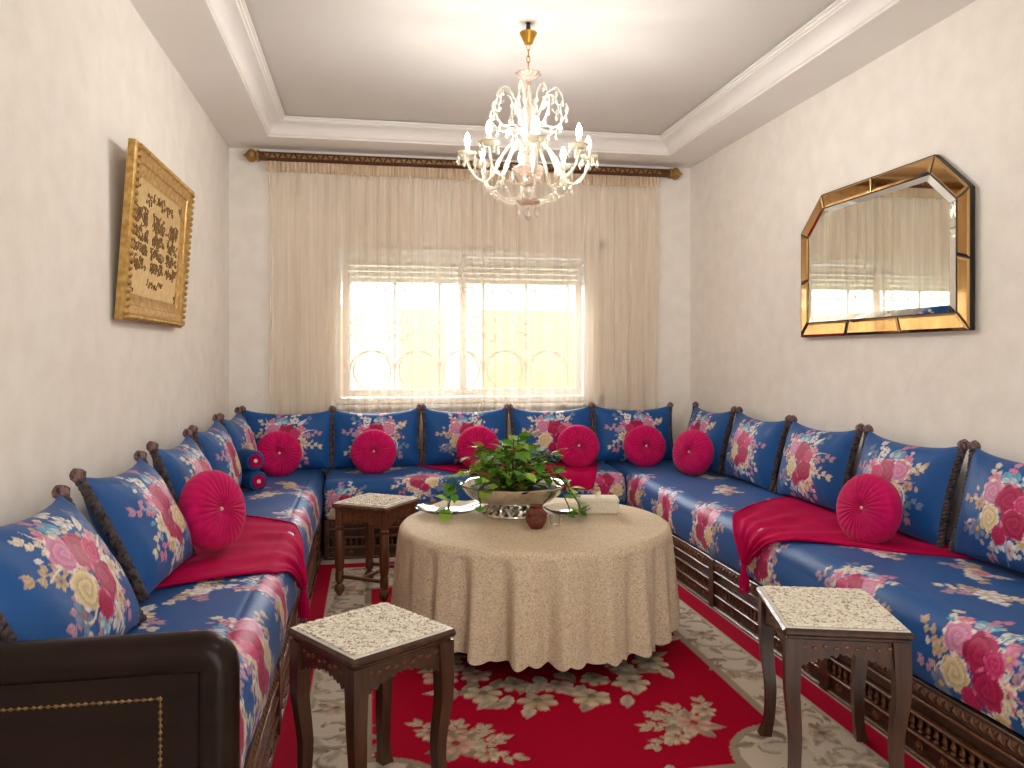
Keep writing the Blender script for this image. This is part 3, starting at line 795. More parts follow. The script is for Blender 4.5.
for k, (x, lab) in enumerate(((-.555, 'blue floral cushion in the left corner under the curtain edge, behind a pink round cushion'),
                              (.045, 'blue floral cushion below the left end of the window'),
                              (.665, 'blue floral cushion below the window mullion'),
                              (1.295, 'blue floral cushion below the right half of the window, behind the plant'),
                              (1.90, 'blue floral cushion beside the right corner under the curtain edge'))):
    back_cushion(x, 5.50, 0, k, lab, lean=12, roll=(.8, -.5, .4, -.6, .5)[k])
for k, (y, lab) in enumerate(((5.12, 'blue floral cushion on the right wall nearest the corner, behind a pink round cushion'),
                              (4.44, 'blue floral cushion on the right wall, second from the corner'),
                              (3.77, 'blue floral cushion on the right wall below the far end of the mirror'),
                              (3.10, 'blue floral cushion behind the near pink round cushion on the right wall'),
                              (2.42, 'blue floral cushion at the right edge of the picture'))):
    back_cushion(2.235, y, -90, k + 1, lab, lean=14, roll=(-.5, .8, -.6, .5, -.4)[k], s=1.03)
for k, (y, lab) in enumerate(((5.07, 'blue floral cushion on the left wall nearest the corner, above the small bolsters'),
                              (4.38, 'blue floral cushion on the left wall, second from the corner'),
                              (3.65, 'blue floral cushion on the left wall behind the near pink round cushion'),
                              (2.88, 'large blue floral cushion on the left wall, second from the armrest'),
                              (2.11, 'large blue floral cushion leaning right behind the dark armrest'))):
    back_cushion((-.745, -.735, -.71, -.672, -.655)[k], y, 90, (2, 1, 0, 1, 0)[k], lab, lean=(14, 16, 20, 27, 31)[k], roll=(.5, -.8, .6, 2., 3.)[k], s=(1.03, 1.03, 1.02, 1.04, 1.06)[k])

# ================================================================== PINK ROUND CUSHIONS, BOLSTERS
def round_pillow_mesh():
    nth, nr = 168, 40
    th = np.linspace(0, 2 * PI, nth, endpoint=False)
    t = np.linspace(0, 1, nr)
    a = PI * t                                           # front pole to back pole
    rad = .150 * np.sin(a) ** .62; rad[0] = rad[-1] = .001
    dep = -.062 * np.sign(np.cos(a)) * np.abs(np.cos(a)) ** .75
    dep = dep * (1 - .42 * np.exp(-(rad / .022) ** 2))
    TH, Rr = np.meshgrid(th, rad, indexing='ij'); D = np.tile(dep, (nth, 1))
    pl = np.abs(np.sin(TH * 14)) ** .7 - .6
    fade = np.clip(Rr / .03, 0, 1) * np.clip((.152 - Rr) / .05, .25, 1)
    D2 = D * (1 + .085 * pl * fade); Rr = Rr * (1 + .010 * pl * (Rr > .12))
    P = np.stack([Rr * np.cos(TH), D2, Rr * np.sin(TH)], 2)
    return grid_mesh('pillow_body', P, 'velvet', closed_u=True, flip=True)
PIL = round_pillow_mesh()
BTN = MB().lathe([(0, -.0105), (.006, -.009), (.0085, -.004), (.008, .004), (0, .006)], 12).mesh('button', 'pearl', 180)
def round_cushion(x, y, z, rz, lean, label, s=1.0):
    root = thing('round_cushion', label, 'cushion', (x, y, z), group='pink round velvet cushions')
    root.rotation_mode = 'QUATERNION'
    root.rotation_quaternion = (Matrix.Rotation(R(rz), 4, 'Z') @ Matrix.Rotation(R(-lean), 4, 'X')).to_quaternion()
    root.scale = (s, s, s)
    obj('pillow_body', PIL, root)
    for sg in (-1, 1): obj('button', BTN, root, (0, sg * .036, 0), (R(90 * sg), 0, 0))
ZR = SEAT + .155
round_cushion(-.585, 5.32, ZR - .012, 18, 14, 'pink round velvet cushion in the left corner beside two small bolsters')
round_cushion(.025, 5.31, ZR - .012, 0, 14, 'pink round velvet cushion below the left end of the window')
round_cushion(.725, 5.33, ZR + .0, 2, 14, 'pink round velvet cushion left of centre behind the plant')
round_cushion(1.425, 5.33, ZR - .004, -3, 14, 'pink round velvet cushion to the right of the plant')
round_cushion(1.905, 5.31, ZR - .012, -4, 12, 'pink round velvet cushion on the back sofa by the right corner')
round_cushion(2.06, 4.83, ZR, -62, 10, 'pink round velvet cushion on the right wall sofa nearest the corner')
round_cushion(2.04, 2.97, ZR - .012, -76, 12, 'large pink round velvet cushion on the throw of the right sofa', .98)
round_cushion(-.595, 3.20, ZR + .03, 60, 12, 'large pink round velvet cushion on the throw of the left sofa', 1.03)
def bolster(x, y, z, rz, label, L=.24, r=.058):
    root = thing('bolster', label, 'bolster', (x, y, z), rz=R(rz), group='small blue bolsters')
    M = Matrix.Rotation(R(90), 4, 'X')
    MB().lathe([(r * .9, -L / 2), (r, -L / 2 + .012), (r * 1.02, 0), (r, L / 2 - .012), (r * .9, L / 2)], 28, M=M).build('bolster_body', 'satin_plain', root)
    for s in (-1, 1):
        MM = Matrix.Translation((0, s * L / 2, 0)) @ Matrix.Rotation(R(-90 * s), 4, 'X')
        e = MB().lathe([(r * .66, -.004), (r * .64, .006), (r * .4, .009), (.012, .004), (0, .004)], 28, M=MM, wob=lambda w, z: 1 + .03 * math.cos(14 * w)).build('end_cap', 'throw', root, label='crimson gathered end')
        MB().lathe([(.012, 0), (.011, .008), (0, .012)], 12, M=MM).build('button', 'pearl', e)
bolster(-.69, 4.80, SEAT + .064, 32, 'small blue bolster with crimson end, lower of the two in the left corner')
bolster(-.71, 4.82, SEAT + .178, 32, 'small blue bolster with crimson end, upper of the two in the left corner')
bolster(2.13, 5.10, SEAT + .062, -40, 'small blue bolster tucked between pink round cushions in the right corner')
#---THROWS---
# ================================================================== PINK THROWS
def tassel(parent, p, L=.11, nm='tassel'):
    t = thing_part(nm, parent); t.location = p
    MB().lathe([(.004, .0), (.012, -.008), (.014, -.02), (.008, -.03)][::-1], 12).build('knot', 'throw', t)
    s = MB()
    for k in range(14):
        w = 2 * PI * k / 14; r0, r1 = .007, .017 + .004 * math.sin(3 * k)
        s.tube([(r0 * math.cos(w), r0 * math.sin(w), -.028), (r1 * math.cos(w), r1 * math.sin(w), -.028 - L * .5), (r1 * .95 * math.cos(w), r1 * .95 * math.sin(w), -.028 - L)], [.003, .0045, .003], 5)
    s.build('fringe', 'throw', t, kind='stuff')
def throw(label, PR, M, rear, front, hang, depth, tass=True, flip=True, seed=1):
    """rear/front: (lo, hi) along the sofa at the cushions and at the seat edge; the cloth narrows to a knot over the edge"""
    root = thing('throw', label, 'throw', group='crimson throws'); root.matrix_world = M
    seg = np.hypot(*np.diff(PR[:-2], axis=0).T); s = np.concatenate([[0], np.cumsum(seg)])
    sE = np.interp(depth - .03, PR[:len(s) - 40, 0], s[:len(s) - 40])
    sA, sB = .10, sE + hang
    ns, nt_ = 70, 80
    ss = np.linspace(sA, sB, ns); t = np.linspace(0, 1, nt_)
    k = np.clip((ss - sA) / (sE - sA), 0, 1); kk = k ** 1.5
    lo = rear[0] + (front[0] - rear[0]) * kk; hi = rear[1] + (front[1] - rear[1]) * kk
    h = np.clip((ss - sE) / hang, 0, 1)
    mid = (front[0] + front[1]) / 2
    g = 1 - (1 - .07) * h ** .75 if tass else 1 - .12 * h
    lo = mid + (lo - mid) * g; hi = mid + (hi - mid) * g
    U = lo[:, None] + (hi - lo)[:, None] * t[None]
    b_ = np.interp(ss, s, PR[:-2, 0]); z_ = np.interp(ss, s, PR[:-2, 1])
    db, dz = np.gradient(b_), np.gradient(z_); nl = np.hypot(db, dz); nb, nz = -dz / nl, db / nl
    rng = np.random.RandomState(seed)
    W = .004 * np.sin(t[None] * 31 + 6 * k[:, None] + seed) * (.25 + .9 * k[:, None]) + .003 * np.sin(t[None] * 17 - 4 * k[:, None])
    W = W + h[:, None] * .010 * np.sin(t[None] * 44) + .009 + .010 * h[:, None]
    P = np.stack([U, b_[:, None] + nb[:, None] * W, z_[:, None] + nz[:, None] * W], 2)
    me = grid_mesh('throw_cloth', P, 'throw', flip=not flip)
    o = obj('cloth', me, root)
    md = o.modifiers.new('thickness', 'SOLIDIFY'); md.thickness = .007; md.offset = -1
    for e in (0, -1):                                             # corded edge
        MB().tube([tuple(P[i, e]) for i in range(0, ns, 2)], .0055, 6).build('piping', 'throw', root)
    if tass:
        p = P[-1].mean(axis=0); tassel(root, (p[0], p[1] + .004, p[2] + .004))
throw('crimson throw with tassel spread over the right sofa', PR_R, MR, (2.62 - LY0, 3.98 - LY0), (3.10 - LY0, 3.58 - LY0), .16, SV['R'], flip=False, seed=3)
throw('crimson throw with tassel spread over the left sofa', PR_L, ML, (YB - 4.02, YB - 2.72), (YB - 3.78, YB - 2.98), .17, SV['L'], flip=False, seed=5)
throw('crimson throw lying on the back sofa behind the plant', PR_B, MBK, (FR - .02 - 1.62, FR - .02 - .26), (FR - .02 - 1.48, FR - .02 - .72), .10, SV['B'], tass=False, flip=False, seed=7)

# ================================================================== RUG
RX0, RX1, RY0, RY1 = -.325, 1.685, 1.94, 4.90
def rug():
    W, H = RX1 - RX0, RY1 - RY0
    nu, nv = int(W / .0068), int(H / .0068)
    U, V = np.meshgrid(np.linspace(0, W, nu), np.linspace(0, H, nv), indexing='ij')
    RED, RED2, IV, IV2, TP, TP2, PK = (168, 0, 40), (172, 4, 46), (206, 191, 172), (194, 178, 156), (160, 142, 122), (126, 108, 92), (202, 148, 132)
    C = Canvas(U, V, RED)
    e = np.minimum(np.minimum(C.U, W - C.U), np.minimum(C.V, H - C.V))
    cxn, cyn = np.minimum(C.U, W - C.U), np.minimum(C.V, H - C.V)
    q = np.hypot(cxn - .335, cyn - .335); qc = q
    IN = .335
    C.C[e < .30] = lin(IV); C.C[(e >= .30) & (e < IN)] = lin(TP)
    for (lo, hi, c) in ((.30, IN, TP),): pass
    # corner quadrants widen the border
    C.C[(q < .235) & (e >= .30)] = lin(TP); C.C[(q < .205) & (e >= .30)] = lin(IV)
    C.C[e < .118] = lin(TP2 if False else IV2); C.C[e < .104] = lin(RED2); C.C[e < .012] = lin(IV2)
    C.H[:] = .006; C.H[(e > .104) & (e < .112)] = .002; C.H[(e > .296) & (e < .302)] = .003
    rng = random.Random(11)
    def scroll(x, y, a, s, fl):                        # carved acanthus curl
        pts = []
        for k in range(34):
            t = k / 33; w = a + fl * (t * 4.6); rr = s * (.055 - .040 * t)
            pts.append((x + math.cos(w) * rr * 1.25, y + math.sin(w) * rr))
        C.stroke(pts, .011 * s, .005 * s, TP, h=.002)
        C.stroke([(px + .006, py + .006) for px, py in pts], .008 * s, .004 * s, IV, h=.010)
        for k in range(4):
            w = a + fl * k * .8; C.leaf(x + math.cos(w) * .06 * s, y + math.sin(w) * .05 * s, w + fl * .9, .06 * s, .015 * s, rng.choice([TP, IV2, (176, 156, 134)]), h=.009)
    def border_flower(x, y, s):
        for k in range(5): C.leaf(x, y, rng.uniform(0, 6.3), .075 * s, .016 * s, rng.choice([TP, (168, 150, 126), (170, 160, 146)]), h=.008)
        C.daisy(x, y, .042 * s, PK if rng.random() < .35 else (196, 170, 148), 6, rng.uniform(0, 6), mid=TP2, h=.010)
    c0 = .209
    for side in range(4):
        n = 22 if side % 2 == 0 else 13
        LL = H if side % 2 == 0 else W
        for k in range(n):
            t = .22 + (LL - .44) * k / (n - 1)
            x, y = ((c0, t), (t, H - c0), (W - c0, t), (t, c0))[side]
            if k % 4 == 2: border_flower(x, y, 1.2)
            else: scroll(x + rng.uniform(-.02, .02), y + rng.uniform(-.02, .02), rng.uniform(0, 6.3), 1.45, 1 if k % 2 else -1)
    for sx in (0, 1):
        for sy in (0, 1):
            X = lambda d: d if not sx else W - d
            Y = lambda d: d if not sy else H - d
            scroll(X(.40), Y(.40), 0, 1.3, 1)
            fx, fy = X(.60), Y(.60)
            dx, dy = (1 if not sx else -1), (1 if not sy else -1)
            base = math.atan2(dy, dx)
            for da, l in ((-1.5, .20), (1.5, .20), (.0, .14), (-.8, .15), (.8, .15)):
                C.sprig(fx, fy, base + da, l, (196, 176, 152), rng, n=8, bend=-.35 * np.sign(da), lw=.015, ll=.058)
            for k in range(7): C.leaf(fx, fy, base + 2 * PI * k / 7, .11, .026, rng.choice([IV2, (172, 150, 128), TP]), h=.010)
            C.daisy(fx, fy, .062, (206, 160, 142), 6, 0, mid=(150, 60, 56), h=.012)
            for k in (-1, 1):
                C.daisy(fx + math.cos(base + 1.5 * k) * .12, fy + math.sin(base + 1.5 * k) * .12, .045, (200, 178, 152), 6, k, mid=(160, 90, 80), h=.011)
    # keep the plain bands crisp
    m = e < .118; C.C[m] = lin(IV2); C.H[m] = .006
    m = e < .104; C.C[m] = lin(RED2); m = e < .012; C.C[m] = lin(IV2)
    m = (e >= .302) & (e < IN) & (qc > .235); C.C[m] = lin(TP); C.H[m] = .006
    # oval medallion wreath
    mx, my = W / 2 + .02, H / 2 + .02
    for k in range(120):
        a = 2 * PI * k / 120 + rng.uniform(-.04, .04); q = rng.uniform(.34, .66)
        x, y = mx + math.cos(a) * q * .86, my + math.sin(a) * q * 1.08
        C.leaf(x, y, a + rng.uniform(-.9, .9), rng.uniform(.09, .14), .026, rng.choice([IV, IV2, (170, 150, 126), TP]), h=.010)
    for k in range(32):
        a = 2 * PI * k / 32; q = .60 if k % 2 else .48
        x, y = mx + math.cos(a) * q * .86, my + math.sin(a) * q * 1.08
        C.daisy(x, y, .075 if k % 2 else .06, rng.choice([(200, 180, 152), (186, 164, 138), (206, 168, 150)]), 6, a, mid=TP2, h=.012)
    Hh = C.relief() + .006
    Z = Hh; Z[0, :] = Z[-1, :] = 0; Z[:, 0] = Z[:, -1] = 0
    P = np.stack([U + RX0, V + RY0, Z], 2)
    o = obj('rug', grid_mesh('rug', P, 'rug', C.cols()))
    tag(o, 'crimson and ivory rug with carved flower border under the round table', 'rug')
    # short fringe on the far end
    s = MB()
    x = RX0 + .01
    while x < RX1 - .01:
        s.tube([(x, RY1 - .004, .006), (x + rng.uniform(-.006, .006), RY1 + .03, .003)], [.0025, .002], 4); x += .008
    s.build('fringe', 'rug_edge', o, kind='stuff')
rug()

# ================================================================== SIDE TABLES
RUGZ = .0125
def carve(b_, x0, x1, y, z1, drop, n=60, th=.008):
    """pierced-looking scalloped apron along x, top at z1; front face at y"""
    prev = None
    V = []; F = []
    for k in range(n + 1):
        t = k / n; x = x0 + (x1 - x0) * t
        e = min(t, 1 - t) * 2
        d = drop * (.50 + .5 * (1 - e) ** 1.4) + .006 * abs(math.sin(t * PI * 9)) + .004 * math.sin(t * PI * 27)
        V += [(x, y, z1), (x, y, z1 - d), (x, y + th, z1), (x, y + th, z1 - d)]
    for k in range(n):
        a = 4 * k; c = a + 4
        F += [(a, a + 1, c + 1, c), (a + 2, c + 2, c + 3, a + 3), (a + 1, a + 3, c + 3, c + 1), (a, c, c + 2, a + 2)]
    F += [(0, 2, 3, 1), (4 * n, 4 * n + 1, 4 * n + 3, 4 * n + 2)]
    return b_.add(V, F)
def cabriole(h, x, y, w=.044):
    b_ = MB(); d = Vector((math.copysign(1, x), math.copysign(1, y), 0)).normalized()
    V = []; F = []; n = 14
    for k in range(n + 1):
        t = k / n; z = h * (1 - t)
        out = .006 * math.sin(PI * min(1, t * 1.6)) - .010 * math.sin(PI * max(0, (t - .35) / .65)) + (.012 * max(0, t - .88) / .12)
        s = w / 2 * (1.12 - .50 * t ** .8 + (.28 if t > .9 else 0) * (t - .9) / .1)
        cx, cy = x + d.x * out, y + d.y * out
        for sx, sy in ((-1, -1), (1, -1), (1, 1), (-1, 1)): V.append((cx + sx * s, cy + sy * s, z))
    for k in range(n):
        for i in range(4):
            j = (i + 1) % 4; F.append((k * 4 + i, (k + 1) * 4 + i, (k + 1) * 4 + j, k * 4 + j))
    F += [(0, 1, 2, 3), tuple(n * 4 + i for i in (3, 2, 1, 0))]
    return b_.add(V, F)
def side_table(loc, rz, W, D, H, label, wood, kind='cabriole'):
    root = thing('side_table', label, 'side table', loc, R(rz), 'small carved side tables')
    MB().box(-W / 2, W / 2, -D / 2, D / 2, H - .022, H, c=.007).build('tabletop', wood, root)
    MB().box(-W / 2 + .012, W / 2 - .012, -D / 2 + .012, D / 2 - .012, H - .034, H - .020, c=.004).build('top_moulding', wood, root)
    ix, iy = W / 2 - .032, D / 2 - .032
    for sx in (-1, 1):
        for sy in (-1, 1):
            if kind == 'cabriole':
                cabriole(H - .03, sx * ix, sy * iy).build('leg', wood, root, smooth=30)
            else:
                m = MB().box(sx * ix - .017, sx * ix + .017, sy * iy - .017, sy * iy + .017, H - .11, H - .03, c=.003)
                m.lathe([(r_ * 1.3, z_) for r_, z_ in [(.006, 0), (.013, .012), (.022, .035), (.020, .052), (.011, .064), (.011, .070), (.017, .078), (.017, .125), (.014, .132), (.018, .145), (.020, .22), (.018, .33), (.014, .345), (.018, .352), (.018, .362), (.014, .368), (.014, H - .108)]], 14, o=(sx * ix, sy * iy, 0))
                m.build('leg', wood, root, kind=None)
    for s in (-1, 1):
        M = Matrix.Rotation(0 if s < 0 else PI, 4, 'Z')
        for (hx, hy) in ((ix, iy),):
            b_ = carve(MB(), -hx + .012, hx - .012, -hy - .012, H - .03, .080); b_.v = [tuple(M @ Vector(v)) for v in b_.v]; ap = b_.build('apron', wood, root, smooth=30)
            M2 = Matrix.Rotation(R(90) * s, 4, 'Z')
            b2 = carve(MB(), -hy + .012, hy - .012, -hx - .012, H - .03, .080); b2.v = [tuple(M2 @ Vector(v)) for v in b2.v]; ap2 = b2.build('apron', wood, root, smooth=30)
            for a_, MM, half, off in ((ap, M, hx, hy), (ap2, M2, hy, hx)):
                c = MB()                                          # raised leaf carving on the apron
                n = 9
                for k in range(n):
                    x = -half + .03 + (2 * half - .06) * k / (n - 1)
                    c.lathe([(.010, 0), (.007, .004), (0, .005)], 6, M=MM @ Matrix.Translation((x, -off - .012, H - .052 - .006 * (k % 2))) @ Matrix.Rotation(R(90), 4, 'X') @ Matrix.Diagonal((1, .6, 1, 1)))
                c.build('leaf_carving', 'wood_warm', a_, smooth=30, kind='stuff')
    if kind != 'cabriole':
        for s in (-1, 1):
            MB().box(s * ix - .009, s * ix + .009, -iy, iy, .094, .112, c=.003).build('stretcher', wood, root)
        MB().box(-ix, ix, -.009, .009, .094, .112, c=.003).build('stretcher', wood, root)
    return root
def doily(loc, rz, W, D, label):
    """scalloped lace mat with raised pattern"""
    n = 26; b_ = MB(); pts = []
    per = []
    def edge(x0, y0, x1, y1, nx, ny, cnt):
        for k in range(cnt * 6):
            t = k / (cnt * 6); o = .006 * abs(math.sin(PI * t * cnt)); per.append((x0 + (x1 - x0) * t + nx * o, y0 + (y1 - y0) * t + ny * o))
    a, c = W / 2 - .007, D / 2 - .007
    edge(-a, -c, a, -c, 0, -1, 11); edge(a, -c, a, c, 1, 0, 11); edge(a, c, -a, c, 0, 1, 11); edge(-a, c, -a, -c, -1, 0, 11)
    b_.prism(per[::-1], 0, .004, 'z')
    b_.v = [tuple(v) for v in b_.v]
    b_.f = [f for f in b_.f]
    rings = [.95, .80, .6, .4, .2]
    root = thing('doily', label, 'doily', loc, R(rz), 'lace mats on the side tables')
    MB().box(-W / 2 - .006, W / 2 + .006, -D / 2 - .006, D / 2 + .006, 0, .002).build('backing_cloth', 'doily_base', root, smooth=0)  # pale sheet imitating the glare strip round the glossy tabletop
    b_.v = [(x, y, z + .0035) for x, y, z in b_.v]
    o = b_.build('lace_mat', 'doily_lace', root, smooth=0)
    t = MB()
    for i in range(7):                                            # corded blossoms
        for j in range(7):
            x, y = (i - 3) * a * .27, (j - 3) * c * .27
            r = .013 + .004 * ((i * 3 + j) % 3)
            t.tube([(x + (r + .004 * math.cos(5 * w)) * math.cos(w), y + (r + .004 * math.cos(5 * w)) * math.sin(w), .0078) for w in [2 * PI * k / 20 for k in range(20)]], .0026, 5, closed=True)
    t.build('corded_blossoms', 'doily_lace', root, kind='stuff')
    return root
ST = [((0.005, 2.275, RUGZ), 34, .345, .345, .485, 'dark side table with carved apron and curved legs beside the left sofa', 'wood', 'cabriole'),
      ((1.385, 2.215, RUGZ), -17, .355, .42, .485, 'dark side table with curved legs in front of the right sofa', 'wood', 'cabriole'),
      ((.035, 4.28, RUGZ), 56, .34, .34, .485, 'brown side table with turned legs and stretcher before the back sofa', 'wood_warm', 'turned')]
DL = ['cream lace mat on the side table beside the left sofa', 'cream lace mat on the side table before the right sofa', 'white lace mat on the turned-leg side table at the back']
for k, (loc, rz, W, D, H, lab, wd, kd) in enumerate(ST):
    side_table(loc, rz, W, D, H, lab, wd, kd)
    doily((loc[0], loc[1], loc[2] + H), rz, W - .03, D - .03, DL[k])

# ================================================================== ROUND TABLE WITH LACE CLOTH
TX, TY, TR, TZ = .735, 3.50, .60, .515
tb = thing('round_table', 'round wooden pedestal table hidden under the lace cloth', 'table', (TX, TY, RUGZ))
MB().lathe([(TR - .02, TZ - .045), (TR, TZ - .035), (TR, TZ - .022), (TR - .01, TZ - .0165)], 64).build('tabletop', 'wood', tb)
MB().lathe([(.16, .0), (.16, .03), (.08, .05), (.05, .1), (.06, .25), (.05, .4), (.12, TZ - .046)], 24).build('pedestal', 'wood', tb)
def tablecloth():
    nth = 420; th = np.linspace(0, 2 * PI, nth, endpoint=False)
    rng = np.random.RandomState(2)
    rows = []
    ph = 23 * th + .9 * np.sin(2 * th + 1) + .7 * np.sin(3 * th + .3)
    fold = np.sin(ph) + .35 * np.sin(2 * ph + .5)
    am = .75 + .3 * np.sin(3 * th + 1) + .2 * np.sin(5 * th)
    Rt = TR + .008; zt = TZ
    for r in np.linspace(.002, Rt - .03, 14): rows.append(np.stack([r * np.cos(th), r * np.sin(th), np.full(nth, zt)], 1))
    for w in np.linspace(0, 90, 7)[1:]:
        r = Rt - .03 + .03 * math.sin(R(w)); z = zt - .03 + .03 * math.cos(R(w))
        rr = r + .002 * fold * am * (w / 90)
        rows.append(np.stack([rr * np.cos(th), rr * np.sin(th), np.full(nth, z)], 1))
    n = 44; hem = .105 + .012 * np.sin(th * 2 + .5)
    for k in range(1, n + 1):
        t = k / n
        sc = .016 * np.abs(np.sin(th * 26)) * max(0, (t - .9) / .1)
        z = zt - .03 - (zt - .03 - hem) * t - sc
        rr = Rt + .016 * t + (.003 + .034 * t ** .7) * fold * am
        rows.append(np.stack([rr * np.cos(th), rr * np.sin(th), z], 1))
    P = np.stack(rows, 1)
    me = grid_mesh('tablecloth', P, 'cloth_lace', closed_u=True, flip=True)
    o = obj('tablecloth', me, loc=(TX, TY, RUGZ))
    tag(o, 'cream lace cloth with scalloped hem draped over the round table', 'tablecloth')
tablecloth()
TOPZ = RUGZ + TZ + .001

# silver bowl
bw = thing('planter_bowl', 'silver bowl on openwork foot holding the plant on the lace cloth', 'bowl', (.665, 3.66, TOPZ))
MB().lathe([(.145, 0), (.150, .006), (.146, .012), (.12, .016), (.12, .010), (.10, .004)], 40).build('foot_ring', 'silver', bw)
for k in range(20):
    w = 2 * PI * k / 20
    MB().tube([(.137 * math.cos(w), .137 * math.sin(w), .010), (.128 * math.cos(w + .1), .128 * math.sin(w + .1), .026), (.118 * math.cos(w), .118 * math.sin(w), .044)], [.010, .013, .009], 6).build('openwork_scroll', 'silver', bw)
MB().lathe([(.09, .040), (.122, .042), (.150, .052), (.19, .074), (.222, .100), (.238, .128), (.246, .140), (.246, .145), (.236, .143), (.222, .125), (.19, .09), (.12, .062), (.0, .058)], 56, wob=lambda w, z: 1 + (.03 * math.cos(8 * w) if z > .1 else 0)).build('bowl_body', 'silver', bw)
MB().lathe([(0, .125), (.17, .122), (.222, .118)], 32, wob=lambda w, z: 1).build('soil', 'soil', bw)
# plant
pl = thing('plant', 'leafy green trailing plant growing in the silver bowl', 'plant', (.665, 3.66, TOPZ + .118))
def leaf_mesh(m, lobes, w):
    n = 20; pts = []
    V = [(0, 0, 0)]; F = []
    for k in range(n + 1):
        t = k / n; a = -PI + 2 * PI * t
        r = (1 - .12 * lobes * abs(math.sin(a * 2.5))) * (1 + .0 * t)
        y = .5 + .5 * math.cos(a) * (1.0 if abs(a) > 1.5 else 1.15) ; x = math.sin(a) * w * r * (1.1 - .4 * max(0, math.cos(a)))
        x *= (1 - .55 * max(0, (y - .55) / .5)); V.append((x, y * 1.12, .18 * abs(x) - .22 * (y - .4) ** 2))
    for k in range(1, n + 1): F.append((0, k, k + 1))
    V2 = [(x, y, z) for x, y, z in V]; V2[0] = (0, .45, -.01)
    return mesh_from('leaf', V2, F, m, 180)
LEAF = [leaf_mesh('leaf', .6, .42), leaf_mesh('leaf', .3, .36), leaf_mesh('leaf_lime', .5, .42), leaf_mesh('leaf_red', .4, .40)]
rng = random.Random(21)
def stem_with_leaves(pts, nleaf, sizes, var):
    MB().tube(pts, [.0032] * (len(pts) - 1) + [.0018], 5).build('stem', 'stem', pl)
    for k in range(nleaf):
        i = int((k + 1) / nleaf * (len(pts) - 1)); p = Vector(pts[i])
        az = rng.uniform(0, 2 * PI); s = rng.uniform(*sizes)
        d = p.copy(); d.z = 0
        if d.length > .02: az = math.atan2(d.y, d.x) - PI / 2 + rng.uniform(-1.3, 1.3)
        o = obj('leaf', LEAF[rng.choices((0, 1, 2, 3), var)[0]], pl, p, (R(rng.uniform(-40, 35)), R(rng.uniform(-25, 25)), az), scale=(s, s, s))
for k in range(24):
    a = 2 * PI * k / 24 + rng.uniform(-.1, .1); q = rng.uniform(.07, .25); hz = rng.uniform(.09, .22) * (1.25 - q * 1.8)
    hz = max(hz, .03)
    pts = bez([(.05 * math.cos(a), .05 * math.sin(a), 0), (q * .5 * math.cos(a), q * .5 * math.sin(a), hz * .8), (q * math.cos(a), q * math.sin(a), hz)], 5)
    left = math.cos(a) < -.2
    stem_with_leaves(pts, 8, (.042, .072), (4, 3, 4, 2.4 if left else .8))
for ax, L_, dz in ((3.3, .30, -.06), (2.9, .27, .0), (-.35, .30, -.08), (.1, .27, -.03), (-.7, .28, -.07), (3.9, .24, -.03)):
    pts = bez([(.1 * math.cos(ax), .1 * math.sin(ax), .02), (.2 * math.cos(ax), .2 * math.sin(ax), .07), (L_ * math.cos(ax), L_ * math.sin(ax), dz + .03), (L_ * 1.05 * math.cos(ax), L_ * 1.05 * math.sin(ax), dz - .02)], 5)
    stem_with_leaves(pts, 8, (.045, .075), (4, 2, 5, 0))
for (x, y, z) in ((.0, .0, .23), (.03, .03, .245), (-.05, -.02, .21), (.08, .0, .21), (-.12, 0, .18), (.13, .02, .17), (-.17, .0, .14)):
    stem_with_leaves(bez([(x * .3, y * .3, 0), (x * .7, y * .7, z * .6), (x, y, z)], 5), 9, (.045, .075), (4, 3, 5, 1))

# small things on the table
pot = thing('small_pot', 'small dark terracotta pot standing before the silver bowl', 'pot', (.705, 3.33, TOPZ))
MB().lathe([(.024, 0), (.028, .004), (.042, .028), (.047, .048), (.043, .068), (.030, .082), (.024, .088), (.030, .100), (.026, .100), (.020, .088), (.0, .08)], 24, wob=lambda w, z: 1 + .05 * math.cos(7 * w + z * 90)).build('pot_body', 'terracotta', pot)
MB().lathe([(.040, .060), (.052, .064), (.040, .068)], 24).build('band', 'terracotta', pot)
gl = [(.0, .004), (.05, .004), (.10, .010), (.150, .028), (.155, .032), (.150, .034), (.10, .016), (.04, .010), (0, .010)]
d1 = thing('glass_dish', 'wide clear glass dish on the left side of the round table', 'dish', (.365, 3.72, TOPZ), group='glass dishes')
MB().lathe([(.05, 0), (.05, .005), (.03, .005)] + [], 32).build('foot', 'glass', d1)
MB().lathe(gl, 48).build('dish_body', 'glass', d1)
MB().lathe([(.014, .010), (.006, .02), (.006, .055), (.010, .062), (0, .068)], 16).build('centre_handle', 'chrome', d1)
d2 = thing('glass_dish', 'clear glass dish between the plant and the tissue box', 'dish', (.91, 3.60, TOPZ), group='glass dishes')
MB().lathe([(.04, 0), (.04, .005), (.03, .005)], 32).build('foot', 'glass', d2)
MB().lathe([(r * .72, z) for r, z in gl], 48).build('dish_body', 'glass', d2)
cup = thing('glass_cup', 'tiny clear glass beside the terracotta pot', 'glass', (.80, 3.38, TOPZ))
MB().lathe([(.0, 0), (.020, 0), (.024, .045), (.022, .045), (.018, .006), (0, .006)], 24).build('cup_body', 'glass', cup)
MB().tube([(.022, 0, .036), (.036, 0, .032), (.036, 0, .016), (.021, 0, .012)], .0025, 6).build('cup_handle', 'glass', cup)
tx = thing('tissue_box', 'cream fabric covered tissue box on the right of the round table', 'tissue box', (1.065, 3.62, TOPZ), R(-12))
MB().box(-.095, .095, -.055, .055, 0, .068, c=.008).build('box_body', 'tissue_cover', tx)
MB().box(-.098, .098, -.058, .058, .052, .074, c=.008).build('lid', 'tissue_cover', tx)
